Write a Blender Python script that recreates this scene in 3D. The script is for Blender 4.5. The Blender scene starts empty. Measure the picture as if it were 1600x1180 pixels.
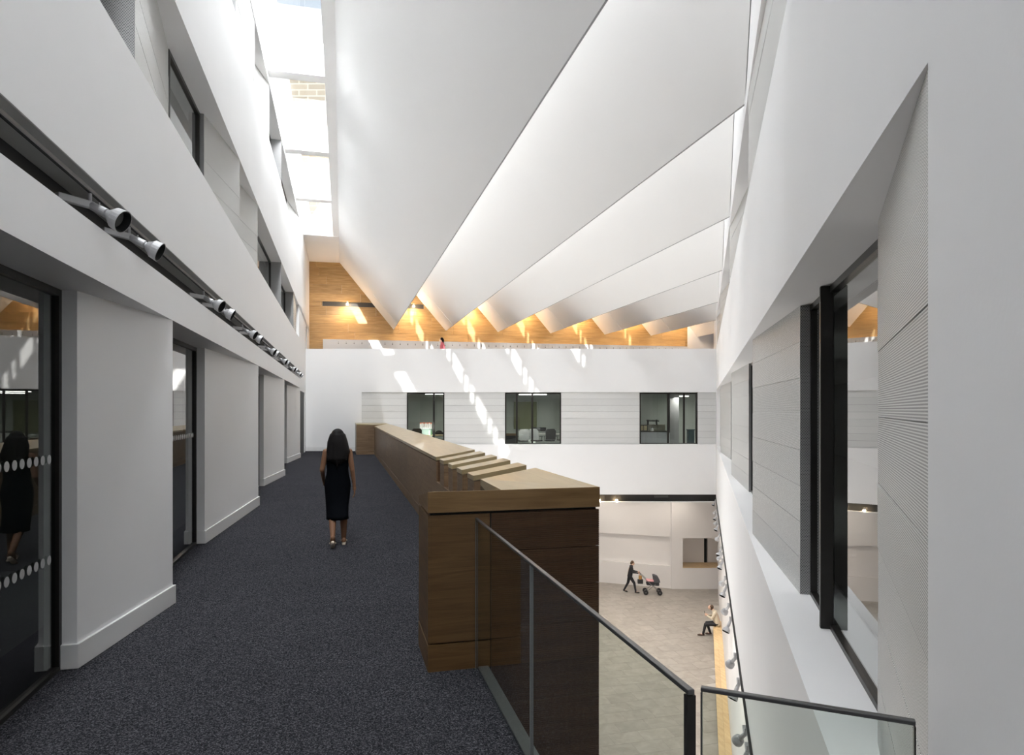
import bpy, bmesh, math, random
from mathutils import Vector, Matrix, noise
random.seed(7)
SC = bpy.context.scene
COL = SC.collection

# ------------------------------------------------------------------ camera, world, sun, exposure
cam_d = bpy.data.cameras.new('camera'); cam = bpy.data.objects.new('camera', cam_d); COL.objects.link(cam)
cam.location = (0, 0, 1.95); cam.rotation_euler = (math.radians(90), 0, 0)
cam_d.sensor_width = 36; cam_d.lens = 1040/1600*36; cam_d.shift_y = 50.5/1600
cam_d.clip_start = 0.05; cam_d.clip_end = 400
SC.camera = cam
SC.view_settings.view_transform = 'Standard'; SC.view_settings.look = 'None'
SC.view_settings.gamma = 1.0; SC.view_settings.use_curve_mapping = False
SC.view_settings.exposure = 1.38
SC.cycles.max_bounces = 14; SC.cycles.diffuse_bounces = 8; SC.cycles.glossy_bounces = 4
SC.cycles.transparent_max_bounces = 12; SC.cycles.sample_clamp_indirect = 8
SC.cycles.caustics_reflective = False; SC.cycles.caustics_refractive = False

world = bpy.data.worlds.new('sky'); SC.world = world; world.use_nodes = True
wn = world.node_tree; wn.nodes.clear()
w_out = wn.nodes.new('ShaderNodeOutputWorld'); w_bg = wn.nodes.new('ShaderNodeBackground')
w_tc = wn.nodes.new('ShaderNodeTexCoord'); w_no = wn.nodes.new('ShaderNodeTexNoise')
w_no.inputs['Scale'].default_value = 3.0; w_no.inputs['Detail'].default_value = 5
w_cr = wn.nodes.new('ShaderNodeValToRGB')
w_cr.color_ramp.elements[0].position = .35; w_cr.color_ramp.elements[0].color = (.50, .70, .95, 1)
w_cr.color_ramp.elements[1].position = .62; w_cr.color_ramp.elements[1].color = (.92, .95, 1, 1)
wn.links.new(w_tc.outputs['Generated'], w_no.inputs['Vector']); wn.links.new(w_no.outputs['Fac'], w_cr.inputs['Fac'])
wn.links.new(w_cr.outputs['Color'], w_bg.inputs['Color']); wn.links.new(w_bg.outputs[0], w_out.inputs['Surface'])
w_bg.inputs['Strength'].default_value = .42

def light(name, kind, loc, energy, color=(1, 1, 1), direction=None, **kw):
    d = bpy.data.lights.new(name, kind); d.energy = energy; d.color = color
    for k, v in kw.items(): setattr(d, k, v)
    o = bpy.data.objects.new(name, d); COL.objects.link(o); o.location = loc
    if direction is not None: o.rotation_euler = Vector(direction).to_track_quat('-Z', 'Y').to_euler()
    return o
SUN_K, SUN_X = .38, -.043
light('sun', 'SUN', (0, -20, 30), 4.5, (1, .97, .92), (SUN_X, 1, -SUN_K), angle=math.radians(.5))

# ------------------------------------------------------------------ frames
class Frame:
    """local (s along, t across, z) -> world"""
    def __init__(self, ex, ey, ox=0, oy=0):
        n = math.hypot(ex, ey); self.e = (ex/n, ey/n); self.n = (self.e[1], -self.e[0]); self.o = (ox, oy)
    def p(self, s, t, z):
        return Vector((self.o[0]+s*self.e[0]+t*self.n[0], self.o[1]+s*self.e[1]+t*self.n[1], z))
L = Frame(-.2558, 1)          # corridor, left wall and roof fins
R = Frame(.288, 1)            # right wall of the atrium
W = Frame(0, 1)               # s = Y, t = X
def Lc(c, Y):                 # shear coordinate c = X + .2558 Y  ->  (s, t)
    return ((Y-.24*c)/.9688, c*.9688)
TL = -1.647                   # left wall plane
TR = .564                     # right wall plane
YF = 31.4                     # far wall plane
def s_far(t): return (YF-.2478*t)/.9688          # L frame s where the far wall is
def gal_Y(X): return 37.04+.2038*X               # oak wall of the gallery
def cross_gal(c):                                # Y where an L-line with shear coordinate c meets the oak wall
    return (37.04+.2038*c)/(1+.2038*.2558)

# daylight arriving through the roof windows: one long area light in every clerestory and one in the narrow roof light
DAY = 255.0
for _c in (5.69, 8.66, 11.76, 15.06, 17.97, 20.98):
    _g = _c-3.69+.10; _t = _g*.9688; _y0 = max(-3, (_g-.587)/.5438+.5); _ye = cross_gal(_g)-1.0
    for _ya, _yb, _w in ((_y0, 27.5, 1.0), (27.5, _ye, .55)):
        _a = L.p((_ya-.24*_g)/.9688, _t, 10.08); _b = L.p((_yb-.24*_g)/.9688, _t, 10.08)
        _o = light('clerestory_daylight', 'AREA', (_a+_b)/2, DAY*_w*(_b-_a).length/35, (.96,.98,1))
        _o.data.shape = 'RECTANGLE'; _o.data.size = (_b-_a).length; _o.data.size_y = .6
        _x = (_b-_a).normalized(); _z = -(Vector((L.n[0], L.n[1], 0))-Vector((0,0,.62))); _z = (_z-_x*_z.dot(_x)).normalized(); _y = _z.cross(_x)
        _o.rotation_euler = Matrix((_x,_y,_z)).transposed().to_euler()
_o = light('skylight_daylight', 'AREA', L.p(12, -.86, 10.9), 190, (.97,.98,1), (0,0,-1))
_o.data.shape = 'RECTANGLE'; _o.data.size = .9; _o.data.size_y = 36; _o.rotation_euler = (0,0,math.atan2(-L.e[0], L.e[1])); _o.data.spread = math.radians(112)
for _k in range(8):
    _o = light('skylight_far_fill', 'AREA', L.p(0.5+3.7*_k, -.95, 10.7), 50, (.97,.98,1))  # fill lights added above the strip to brighten the far wall's left end
    _x = Vector((L.n[0],L.n[1],0)); _z = -Vector((L.e[0]*.75, L.e[1]*.75, -.66)).normalized(); _y = _z.cross(_x)
    _o.data.shape = 'RECTANGLE'; _o.data.size = .7; _o.data.size_y = 1.6; _o.rotation_euler = Matrix((_x,_y,_z)).transposed().to_euler(); _o.data.spread = math.radians(140)
_o = light('lobby_floor_fill', 'AREA', L.p(20.5, 3.9, -7.35), 395, (1,.985,.96), (0,0,1))  # unseen fill light added on the lobby floor to brighten the roof fins
_o.data.shape = 'RECTANGLE'; _o.data.size = 3.2; _o.data.size_y = 16; _o.rotation_euler = (math.pi,0,math.atan2(-L.e[0], L.e[1]))
_o = light('landing_fill', 'AREA', (-.3,-.8,9.2), 50, (.97,.98,1), (0,0,-1)); _o.data.size = 2.0  # fill light added overhead, no window there; lifts landing and near walls
# ------------------------------------------------------------------ mesh builder
def woff(o):
    v=Vector((0,0,0))
    while o is not None: v=v+o.location; o=o.parent
    return v
class M:
    def __init__(self): self.v = []; self.f = []; self.sm = False
    def add(self, vs, fs):
        b = len(self.v); self.v += [Vector(v) for v in vs]; self.f += [[b+i for i in f] for f in fs]; return self
    def hexa(self, b, t):   # 4 bottom, 4 top
        return self.add(list(b)+list(t), [(3,2,1,0),(4,5,6,7),(0,1,5,4),(1,2,6,5),(2,3,7,6),(3,0,4,7)])
    def box(self, fr, s0, s1, t0, t1, z0, z1):
        c = [(s0,t0),(s0,t1),(s1,t1),(s1,t0)]
        return self.hexa([fr.p(a,b,z0) for a,b in c], [fr.p(a,b,z1) for a,b in c])
    def prism(self, fr, poly, z0, z1):
        n = len(poly); z0s = z0 if isinstance(z0,(list,tuple)) else [z0]*n; z1s = z1 if isinstance(z1,(list,tuple)) else [z1]*n
        vs = [fr.p(a,b,z) for (a,b),z in zip(poly,z0s)]+[fr.p(a,b,z) for (a,b),z in zip(poly,z1s)]
        return self.add(vs, [tuple(range(n))[::-1], tuple(range(n,2*n))]+[(i,(i+1)%n,n+(i+1)%n,n+i) for i in range(n)])
    def extr(self, A, B):   # two matching loops
        n = len(A)
        return self.add(list(A)+list(B), [tuple(range(n))[::-1], tuple(range(n,2*n))]+[(i,(i+1)%n,n+(i+1)%n,n+i) for i in range(n)])
    def tube(self, p0, p1, r0, r1=None, n=12, cap=True):
        p0=Vector(p0); p1=Vector(p1); r1 = r0 if r1 is None else r1
        d=(p1-p0).normalized(); a=d.orthogonal().normalized(); b=d.cross(a)
        vs=[]
        for p,r in ((p0,r0),(p1,r1)):
            for i in range(n):
                w=2*math.pi*i/n; vs.append(p+a*math.cos(w)*r+b*math.sin(w)*r)
        fs=[(i,(i+1)%n,n+(i+1)%n,n+i) for i in range(n)]
        if cap: fs += [tuple(range(n))[::-1], tuple(range(n,2*n))]
        return self.add(vs,fs)
    def lathe(self, p0, d, prof, n=20):     # prof: list of (along, radius)
        p0=Vector(p0); d=Vector(d).normalized(); a=d.orthogonal().normalized(); b=d.cross(a); vs=[]; fs=[]
        for h,r in prof:
            for i in range(n):
                w=2*math.pi*i/n; vs.append(p0+d*h+(a*math.cos(w)+b*math.sin(w))*r)
        for k in range(len(prof)-1):
            for i in range(n): fs.append((k*n+i,k*n+(i+1)%n,(k+1)*n+(i+1)%n,(k+1)*n+i))
        fs += [tuple(range(n))[::-1], tuple(range((len(prof)-1)*n,len(prof)*n))]
        return self.add(vs,fs)
    def ball(self, c, rx, ry=None, rz=None, rot=None, n=12, m=8):
        ry = rx if ry is None else ry; rz = rx if rz is None else rz; c=Vector(c); vs=[]; fs=[]
        for j in range(1,m):
            ph=math.pi*j/m
            for i in range(n):
                w=2*math.pi*i/n; q=Vector((rx*math.sin(ph)*math.cos(w), ry*math.sin(ph)*math.sin(w), rz*math.cos(ph)))
                vs.append(c+(rot@q if rot else q))
        q=Vector((0,0,rz)); vs.append(c+(rot@q if rot else q)); vs.append(c-(rot@q if rot else q)); T=len(vs)-2
        for j in range(m-2):
            for i in range(n): fs.append((j*n+i,(j+1)*n+i,(j+1)*n+(i+1)%n,j*n+(i+1)%n))
        for i in range(n): fs.append((T,i,(i+1)%n)); fs.append((T+1,(m-2)*n+(i+1)%n,(m-2)*n+i))
        return self.add(vs,fs)
    def bone(self, p0, r0, p1, r1, n=12):
        self.tube(p0,p1,r0,r1,n); self.ball(p0,r0,n=n); self.ball(p1,r1,n=n); return self
    def mesh(self, name, off=Vector((0,0,0))):
        me=bpy.data.meshes.new(name); bm=bmesh.new()
        vs=[bm.verts.new(v-off) for v in self.v]
        for f in self.f:
            try: bm.faces.new([vs[i] for i in f])
            except ValueError: pass
        bmesh.ops.recalc_face_normals(bm, faces=bm.faces[:])
        uv=bm.loops.layers.uv.new('UVMap')
        for f in bm.faces:
            n=f.normal
            if self.sm: f.smooth=True
            if abs(n.z) < .75:
                h=Vector((-n.y,n.x,0)); h = h.normalized() if h.length>1e-6 else Vector((1,0,0))
                if h.y < 0 or (abs(h.y)<.3 and h.x<0): h=-h
                for l in f.loops: q=l.vert.co+off; l[uv].uv=(q.dot(h), q.z)
            else:
                for l in f.loops: q=l.vert.co+off; l[uv].uv=(q.x*L.e[0]+q.y*L.e[1], q.x*L.n[0]+q.y*L.n[1])
        bm.to_mesh(me); bm.free(); return me
    def build(self, name, mat, parent=None, kind=None, label=None, bevel=0, **kw):
        off = woff(parent)
        me=self.mesh(name, off); o=bpy.data.objects.new(name, me); COL.objects.link(o)
        if mat is not None: me.materials.append(mat)
        if parent is not None: o.parent=parent
        if kind: o['kind']=kind
        if label: o['label']=label
        for k,v in kw.items(): o[k]=v
        if bevel:
            b=o.modifiers.new('bevel','BEVEL'); b.width=bevel; b.segments=2; b.limit_method='ANGLE'
        return o
def thing(name, label, cat, loc=(0,0,0), group=None, kind=None):
    o=bpy.data.objects.new(name,None); COL.objects.link(o); o.location=loc; o.matrix_world=Matrix.Translation(loc)
    o.empty_display_size=.1; o['label']=label
    if cat: o['category']=cat
    if group: o['group']=group
    if kind: o['kind']=kind
    return o
def tag(o, label, cat, group=None):
    o['label']=label; o['category']=cat
    if group: o['group']=group
    return o
def copy_tree(o, parent=None, loc=None, rotz=None):
    c=o.copy(); COL.objects.link(c)
    if parent is not None: c.parent=parent
    for ch in o.children: copy_tree(ch, c)
    if loc is not None: c.location=loc
    if rotz is not None: c.rotation_euler=(0,0,rotz)
    return c

# ------------------------------------------------------------------ materials
def new_mat(name):
    m=bpy.data.materials.new(name); m.use_nodes=True; nt=m.node_tree
    return m, nt, nt.nodes['Principled BSDF']
def N(nt, t, **kw):
    n=nt.nodes.new(t)
    for k,v in kw.items():
        if k in n.inputs: n.inputs[k].default_value=v
        else: setattr(n,k,v)
    return n
def math_n(nt, op, a, b=None):
    n=nt.nodes.new('ShaderNodeMath'); n.operation=op
    for i,x in enumerate((a,b)):
        if x is None: continue
        if isinstance(x,(int,float)): n.inputs[i].default_value=x
        else: nt.links.new(x,n.inputs[i])
    return n.outputs[0]
def plain(name, col, rough=.5, metal=0, spec=.5):
    m,nt,p=new_mat(name); p.inputs['Base Color'].default_value=(*col,1); p.inputs['Roughness'].default_value=rough
    p.inputs['Metallic'].default_value=metal; p.inputs['Specular IOR Level'].default_value=spec
    return m
def plaster(name, col, var=.015, rough=.6):
    m,nt,p=new_mat(name)
    tc=N(nt,'ShaderNodeTexCoord'); no=N(nt,'ShaderNodeTexNoise',Scale=1.3,Detail=6.0)
    cr=N(nt,'ShaderNodeValToRGB'); cr.color_ramp.elements[0].color=(*[max(0,c-var) for c in col],1); cr.color_ramp.elements[1].color=(*[min(1,c+var) for c in col],1)
    nt.links.new(tc.outputs['Object'],no.inputs['Vector']); nt.links.new(no.outputs['Fac'],cr.inputs['Fac'])
    nt.links.new(cr.outputs['Color'],p.inputs['Base Color']); p.inputs['Roughness'].default_value=rough; p.inputs['Specular IOR Level'].default_value=.3
    n2=N(nt,'ShaderNodeTexNoise',Scale=60.0,Detail=3.0); bp=N(nt,'ShaderNodeBump',Strength=.04,Distance=.01)
    nt.links.new(tc.outputs['Object'],n2.inputs['Vector']); nt.links.new(n2.outputs['Fac'],bp.inputs['Height']); nt.links.new(bp.outputs[0],p.inputs['Normal'])
    return m
def wood(name, a, b, rough=.4, sc=1.0, vertical=False, coat=0.0, cath=.5):
    m,nt,p=new_mat(name)
    uv=N(nt,'ShaderNodeUVMap'); oi=N(nt,'ShaderNodeObjectInfo'); mp=N(nt,'ShaderNodeMapping')
    off=N(nt,'ShaderNodeVectorMath',operation='SCALE'); cmb=N(nt,'ShaderNodeCombineXYZ')
    nt.links.new(oi.outputs['Random'],cmb.inputs[0]); nt.links.new(oi.outputs['Random'],cmb.inputs[1]); nt.links.new(cmb.outputs[0],off.inputs[0]); off.inputs['Scale'].default_value=37.0
    nt.links.new(off.outputs[0],mp.inputs['Location']); nt.links.new(uv.outputs[0],mp.inputs['Vector'])
    mp.inputs['Scale'].default_value = (14*sc,1.1*sc,1) if vertical else (1.1*sc,14*sc,1)
    no=N(nt,'ShaderNodeTexNoise',Scale=1.0,Detail=7.0,Roughness=.6,Distortion=cath); nt.links.new(mp.outputs[0],no.inputs['Vector'])
    mp2=N(nt,'ShaderNodeMapping'); mp2.inputs['Scale'].default_value=(120*sc,3*sc,1) if vertical else (3*sc,120*sc,1)
    nt.links.new(uv.outputs[0],mp2.inputs['Vector']); nf=N(nt,'ShaderNodeTexNoise',Scale=1.0,Detail=3.0); nt.links.new(mp2.outputs[0],nf.inputs['Vector'])
    f=math_n(nt,'ADD',math_n(nt,'MULTIPLY',no.outputs['Fac'],.75),math_n(nt,'MULTIPLY',nf.outputs['Fac'],.25))
    cr=N(nt,'ShaderNodeValToRGB'); cr.color_ramp.elements[0].position=.34; cr.color_ramp.elements[1].position=.66
    cr.color_ramp.elements[0].color=(*a,1); cr.color_ramp.elements[1].color=(*b,1)
    nt.links.new(f,cr.inputs['Fac'])
    hs=N(nt,'ShaderNodeHueSaturation'); nt.links.new(cr.outputs['Color'],hs.inputs['Color'])
    nt.links.new(math_n(nt,'ADD',math_n(nt,'MULTIPLY',oi.outputs['Random'],.22),.89),hs.inputs['Value'])
    nt.links.new(hs.outputs[0],p.inputs['Base Color']); p.inputs['Roughness'].default_value=rough; p.inputs['Coat Weight'].default_value=coat
    bp=N(nt,'ShaderNodeBump',Strength=.08,Distance=.01); nt.links.new(f,bp.inputs['Height']); nt.links.new(bp.outputs[0],p.inputs['Normal'])
    return m
def perforated(name, base, hole, px=.0095, pz=.0085, rad=.32, rough=.45):
    m,nt,p=new_mat(name); uv=N(nt,'ShaderNodeUVMap'); sp=N(nt,'ShaderNodeSeparateXYZ'); nt.links.new(uv.outputs[0],sp.inputs[0])
    row=math_n(nt,'FLOOR',math_n(nt,'DIVIDE',sp.outputs[1],pz))
    sh=math_n(nt,'MULTIPLY',math_n(nt,'MODULO',row,2.0),.5)
    fx=math_n(nt,'FRACT',math_n(nt,'ADD',math_n(nt,'DIVIDE',sp.outputs[0],px),sh)); fz=math_n(nt,'FRACT',math_n(nt,'DIVIDE',sp.outputs[1],pz))
    dx=math_n(nt,'SUBTRACT',fx,.5); dz=math_n(nt,'SUBTRACT',fz,.5)
    d=math_n(nt,'SQRT',math_n(nt,'ADD',math_n(nt,'MULTIPLY',dx,dx),math_n(nt,'MULTIPLY',dz,dz)))
    h=math_n(nt,'LESS_THAN',d,rad)
    mx=N(nt,'ShaderNodeMix',data_type='RGBA'); nt.links.new(h,mx.inputs['Factor']); mx.inputs['A'].default_value=(*base,1); mx.inputs['B'].default_value=(*hole,1)
    oi=N(nt,'ShaderNodeObjectInfo'); hs=N(nt,'ShaderNodeHueSaturation'); nt.links.new(mx.outputs['Result'],hs.inputs['Color'])
    nt.links.new(math_n(nt,'ADD',math_n(nt,'MULTIPLY',oi.outputs['Random'],.08),.95),hs.inputs['Value'])
    nt.links.new(hs.outputs[0],p.inputs['Base Color']); p.inputs['Roughness'].default_value=rough
    return m
def glass(name, tint=(.9,.93,.92), refl=(1,1,1), ior=1.5, boost=1.0):
    m=bpy.data.materials.new(name); m.use_nodes=True; nt=m.node_tree; nt.nodes.clear()
    out=N(nt,'ShaderNodeOutputMaterial'); tr=N(nt,'ShaderNodeBsdfTransparent'); gl=N(nt,'ShaderNodeBsdfGlossy'); mx=N(nt,'ShaderNodeMixShader')
    tr.inputs['Color'].default_value=(*tint,1); gl.inputs['Color'].default_value=(*refl,1); gl.inputs['Roughness'].default_value=0.0
    fr=N(nt,'ShaderNodeFresnel',IOR=ior); g=N(nt,'ShaderNodeNewGeometry')
    fr2=math_n(nt,'MULTIPLY',fr.outputs[0],boost); cl=math_n(nt,'MINIMUM',fr2,1.0)
    nt.links.new(math_n(nt,'MULTIPLY',cl,math_n(nt,'SUBTRACT',1.0,g.outputs['Backfacing'])),mx.inputs[0])
    nt.links.new(tr.outputs[0],mx.inputs[1]); nt.links.new(gl.outputs[0],mx.inputs[2]); nt.links.new(mx.outputs[0],out.inputs['Surface'])
    return m
def emit(name, col, st):
    m=bpy.data.materials.new(name); m.use_nodes=True; nt=m.node_tree; nt.nodes.clear()
    out=N(nt,'ShaderNodeOutputMaterial'); e=N(nt,'ShaderNodeEmission',Strength=st); e.inputs['Color'].default_value=(*col,1)
    nt.links.new(e.outputs[0],out.inputs['Surface']); return m
def carpet_mat():
    m,nt,p=new_mat('carpet'); tc=N(nt,'ShaderNodeTexCoord')
    v1=N(nt,'ShaderNodeTexVoronoi',Scale=150.0); n2=N(nt,'ShaderNodeTexNoise',Scale=1.1,Detail=2.0); n1=N(nt,'ShaderNodeTexNoise',Scale=60.0,Detail=2.0)
    for q in (v1,n2,n1): nt.links.new(tc.outputs['Object'],q.inputs['Vector'])
    sp=N(nt,'ShaderNodeSeparateColor'); nt.links.new(v1.outputs['Color'],sp.inputs[0])
    f=math_n(nt,'ADD',math_n(nt,'MULTIPLY',sp.outputs[0],.7),math_n(nt,'MULTIPLY',n1.outputs['Fac'],.3))
    cr=N(nt,'ShaderNodeValToRGB'); e=cr.color_ramp.elements; e[0].position=.15; e[1].position=.9; e[0].color=(.012,.012,.014,1); e[1].color=(.125,.125,.14,1)
    k=cr.color_ramp.elements.new(.6); k.color=(.040,.040,.046,1)
    nt.links.new(f,cr.inputs['Fac']); hs=N(nt,'ShaderNodeHueSaturation'); nt.links.new(cr.outputs['Color'],hs.inputs['Color'])
    nt.links.new(math_n(nt,'ADD',math_n(nt,'MULTIPLY',n2.outputs['Fac'],.25),.87),hs.inputs['Value'])
    nt.links.new(hs.outputs[0],p.inputs['Base Color']); p.inputs['Roughness'].default_value=1.0; p.inputs['Specular IOR Level'].default_value=.0
    bp=N(nt,'ShaderNodeBump',Strength=.3,Distance=.004); nt.links.new(f,bp.inputs['Height']); nt.links.new(bp.outputs[0],p.inputs['Normal'])
    return m
def stone_mat():
    m,nt,p=new_mat('stone_tile'); uv=N(nt,'ShaderNodeUVMap'); oi=N(nt,'ShaderNodeObjectInfo')
    cmb=N(nt,'ShaderNodeCombineXYZ'); nt.links.new(oi.outputs['Random'],cmb.inputs[0]); nt.links.new(oi.outputs['Random'],cmb.inputs[1])
    sc=N(nt,'ShaderNodeVectorMath',operation='SCALE'); sc.inputs['Scale'].default_value=31; nt.links.new(cmb.outputs[0],sc.inputs[0])
    ad=N(nt,'ShaderNodeVectorMath',operation='ADD'); nt.links.new(uv.outputs[0],ad.inputs[0]); nt.links.new(sc.outputs[0],ad.inputs[1])
    no=N(nt,'ShaderNodeTexNoise',Scale=2.2,Detail=7.0,Roughness=.6,Distortion=.8); nt.links.new(ad.outputs[0],no.inputs['Vector'])
    cr=N(nt,'ShaderNodeValToRGB'); e=cr.color_ramp.elements; e[0].position=.3; e[1].position=.72; e[0].color=(.28,.25,.215,1); e[1].color=(.40,.37,.33,1)
    nt.links.new(no.outputs['Fac'],cr.inputs['Fac']); hs=N(nt,'ShaderNodeHueSaturation'); nt.links.new(cr.outputs['Color'],hs.inputs['Color'])
    nt.links.new(math_n(nt,'ADD',math_n(nt,'MULTIPLY',oi.outputs['Random'],.12),.92),hs.inputs['Value'])
    nt.links.new(hs.outputs[0],p.inputs['Base Color']); p.inputs['Roughness'].default_value=.35
    return m
def brick_mat():
    m,nt,p=new_mat('tan_brick'); uv=N(nt,'ShaderNodeUVMap'); b=N(nt,'ShaderNodeTexBrick',Scale=1.0)
    b.inputs['Color1'].default_value=(.22,.19,.15,1); b.inputs['Color2'].default_value=(.14,.12,.09,1); b.inputs['Mortar'].default_value=(.28,.26,.22,1)
    b.inputs['Brick Width'].default_value=1.6; b.inputs['Row Height'].default_value=.55; b.inputs['Mortar Size'].default_value=.06
    nt.links.new(uv.outputs[0],b.inputs['Vector']); nt.links.new(b.outputs['Color'],p.inputs['Base Color']); p.inputs['Roughness'].default_value=.8
    return m

WHITE = plaster('white_plaster',(.835,.835,.84)); FINW = plaster('white_fin',(.93,.93,.93),.006)
SOFFIT = plaster('soffit_white',(.72,.71,.70)); LOBBY = plaster('lobby_white',(.76,.74,.73))
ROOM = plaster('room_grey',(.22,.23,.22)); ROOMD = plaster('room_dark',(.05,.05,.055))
SKIRT = plain('skirting_white',(.74,.74,.74),.4); BLACK = plain('black',(.006,.006,.006),.6)
SLOTG = plain('slot_dark',(.05,.05,.048),.6)
CARPET = carpet_mat(); STONE = stone_mat(); GROUT = plain('grout',(.46,.43,.39),.8)
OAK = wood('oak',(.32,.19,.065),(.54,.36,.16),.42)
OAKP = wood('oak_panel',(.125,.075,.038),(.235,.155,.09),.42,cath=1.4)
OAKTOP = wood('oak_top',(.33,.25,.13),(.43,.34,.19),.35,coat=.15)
OAKF = wood('oak_front_shaded',(.080,.038,.011),(.155,.084,.030),.5,cath=1.4); OAKFC = wood('oak_front_cap',(.15,.080,.027),(.25,.150,.060),.45,cath=1.2)  # front oak is the panel oak darkened, shade put into its colour
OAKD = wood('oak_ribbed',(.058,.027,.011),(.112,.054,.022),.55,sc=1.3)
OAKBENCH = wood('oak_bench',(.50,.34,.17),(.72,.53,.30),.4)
BRONZE = plain('dark_bronze',(.022,.020,.018),.35,.3); BRONZEL = plain('bronze_rail',(.16,.16,.16),.3,.8)
ALU = plain('aluminium',(.42,.42,.42),.35,.6); GREYM = plain('grey_lamp_metal',(.46,.46,.47),.4,.2)
PERF = perforated('perforated_white',(.76,.76,.74),(.06,.06,.06),.0105,.0098,.33); RIDGE_SHADE = plain('ridge_shade_grey',(.30,.30,.30),.6); PEDGE = plain('pane_edge_grey',(.22,.22,.22),.4); CORE = plain('panel_joint',(.5,.5,.5),.6); PERFG = perforated('perforated_grey',(.36,.36,.36),(.08,.08,.08),.02,.012,.3)
PERFF = perforated('perforated_far',(.74,.75,.74),(.50,.50,.50),.02,.03,.34)
GLASS = glass('window_glass',(.55,.60,.58),boost=1.3); GLASSR = glass('right_glass',(.75,.78,.77),boost=1.6)
GLASSC = glass('clear_glass',(.93,.95,.94)); GLASSB = glass('balustrade_glass',(.84,.87,.85),boost=1.0)
DOT = plain('frosted_dot',(.45,.46,.46),.6); LOCK = plain('lock_black',(.03,.03,.03),.4); LOCKER = plain('locker_white',(.80,.80,.80),.35)
LAMPON = emit('lamp_warm',(1,.72,.42),60); TUBE = emit('tube_light',(1,.98,.93),3.0); LENS = plain('lens',(.5,.5,.5),.15,.7)
BRICK = brick_mat(); ROOFM = plain('roof_grey',(.35,.35,.35),.8)

# ================================================================== STRUCTURE
# ---- carpeted corridor floor
sL = s_far(-2.0)
f = M()
f.prism(L, [(-4,-2.4),(1.78,-2.4),(1.78,1.08),(4.94,1.08),(4.94,-2.4)][0:0] or [(-5,-2.6),(s_far(-2.6),-2.6),(s_far(1.98),1.98),(4.96,1.98),(4.96,1.0),(1.74,1.0),(-5,1.0)], -.45, 0)
floor = f.build('floor', CARPET, kind='structure', label='dark grey speckled carpet of the upper walkway')
f = M(); a = L.p(1.74,1.0,0); 
f.add([Vector((a.x,a.y,z)) for z in (-.45,0)]+[Vector((1.12,1.72,z)) for z in (-.45,0)]+[Vector((.1,-3,z)) for z in (-.45,0)]+[L.p(-5,1.0,z) for z in (-.45,0)],
      [(0,2,4,6),(1,7,5,3),(0,1,3,2),(2,3,5,4),(4,5,7,6),(6,7,1,0)])
f.build('landing_floor', CARPET, parent=floor)
f = M().box(L,1.74,4.93,.998,1.075,-.45,.012); f.build('edge_trim', ALU, parent=floor, label='pale metal edge strip of the walkway')

# ---- left wall --------------------------------------------------
S0, S1 = -5, 36.5
w = M()
def Lband(m,z0,z1,s0=S0,s1=S1,depth=.5): m.box(L,s0,s1,TL-depth,TL,z0,z1)
Lband(w,2.85,3.23); Lband(w,3.53,4.83); Lband(w,6.12,8.3); Lband(w,9.6,9.78)
w.box(L,S0,S1,TL-.5,TL-.27,3.23,3.53)                      # behind the slot
w.box(L,28.9,S1,TL-.5,TL,3.2,3.56)                         # slot ends here
w.box(L,27.75,S1,TL-.5,TL,6.0,6.2); w.box(L,27.75,33.0,TL-.5,TL,4.8,6.15); w.box(L,27.75,S1,TL-.5,TL,8.25,9.65)
w.box(L,34.2,S1,TL-.5,TL,3.85,6.15); w.box(L,33.0,34.2,TL-.5,TL,5.95,6.15)
w.box(L,31.9,33.2,TL-.5,TL,0,2.9); w.box(L,28.5,31.9,TL-.5,TL,2.74,2.9)
w.box(L,S0,3.2,TL-.5,TL,0,2.9)
wall_left = w.build('wall_left', WHITE, kind='structure', label='white left wall stepping in bands along the walkway')
w = M().box(L,S0,28.9,TL-.268,TL-.262,3.23,3.53); w.build('slot_back', BLACK, parent=wall_left, label='black back of the lighting slot')
w = M().box(L,S0,28.9,TL-.262,TL-.002,3.522,3.53); w.build('slot_soffit', plain('slot_soffit_grey',(.30,.30,.29),.6), parent=wall_left)
# rooms behind the left wall
w = M(); w.box(L,S0,28.4,-6.2,-6.0,-.1,2.9); w.box(L,S0,28.4,-6.0,TL-.45,-.1,.0); w.box(L,S0,28.4,-6.0,TL-.5,2.85,2.95)
w.box(L,28.38,28.5,-6,TL-.02,0,2.85); w.box(L,S0,S1,-6,TL-.5,4.75,4.83); w.box(L,S0,S1,-6,TL-.5,6.12,6.2); w.box(L,S0,S1,-6.2,-6,3.5,9.7)
w.box(L,S0,S1,-6,TL-.5,8.2,8.3); w.box(L,S0,S1,-6,TL-.5,9.6,9.7); w.box(L,9.3,9.4,-6,-2.3,0,2.85); w.box(L,15.3,15.4,-6,-2.3,4.83,6.12)
w.build('wall_room_left', ROOM, kind='structure')
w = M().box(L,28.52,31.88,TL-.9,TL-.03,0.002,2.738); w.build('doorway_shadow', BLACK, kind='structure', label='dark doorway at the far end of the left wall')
w = M().box(L,33.0,34.2,TL-.9,TL-.3,3.85,5.95); w.build('gallery_doorway', plain('door_brown',(.10,.06,.03),.5), kind='structure')

# pillars of the ground band (wedges) with skirtings
PIL = [(5.69,7.33),(10.53,14.43),(18.1,20.78),(25.58,28.5)]
for (a,b) in PIL:
    M().prism(L,[(a,-1.938),(a,-2.16),(b,-2.16),(b,TL)],0,2.85).build('pillar', WHITE, parent=wall_left)
    d=.025
    M().prism(L,[(a-d,-1.938+d*.7),(a-d,-2.12),(b+d*.0,-2.12),(b+.03,-2.1),(b+.03,TL+d)],0.001,.185).build('baseboard_left', SKIRT, kind='structure', bevel=.004)
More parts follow.
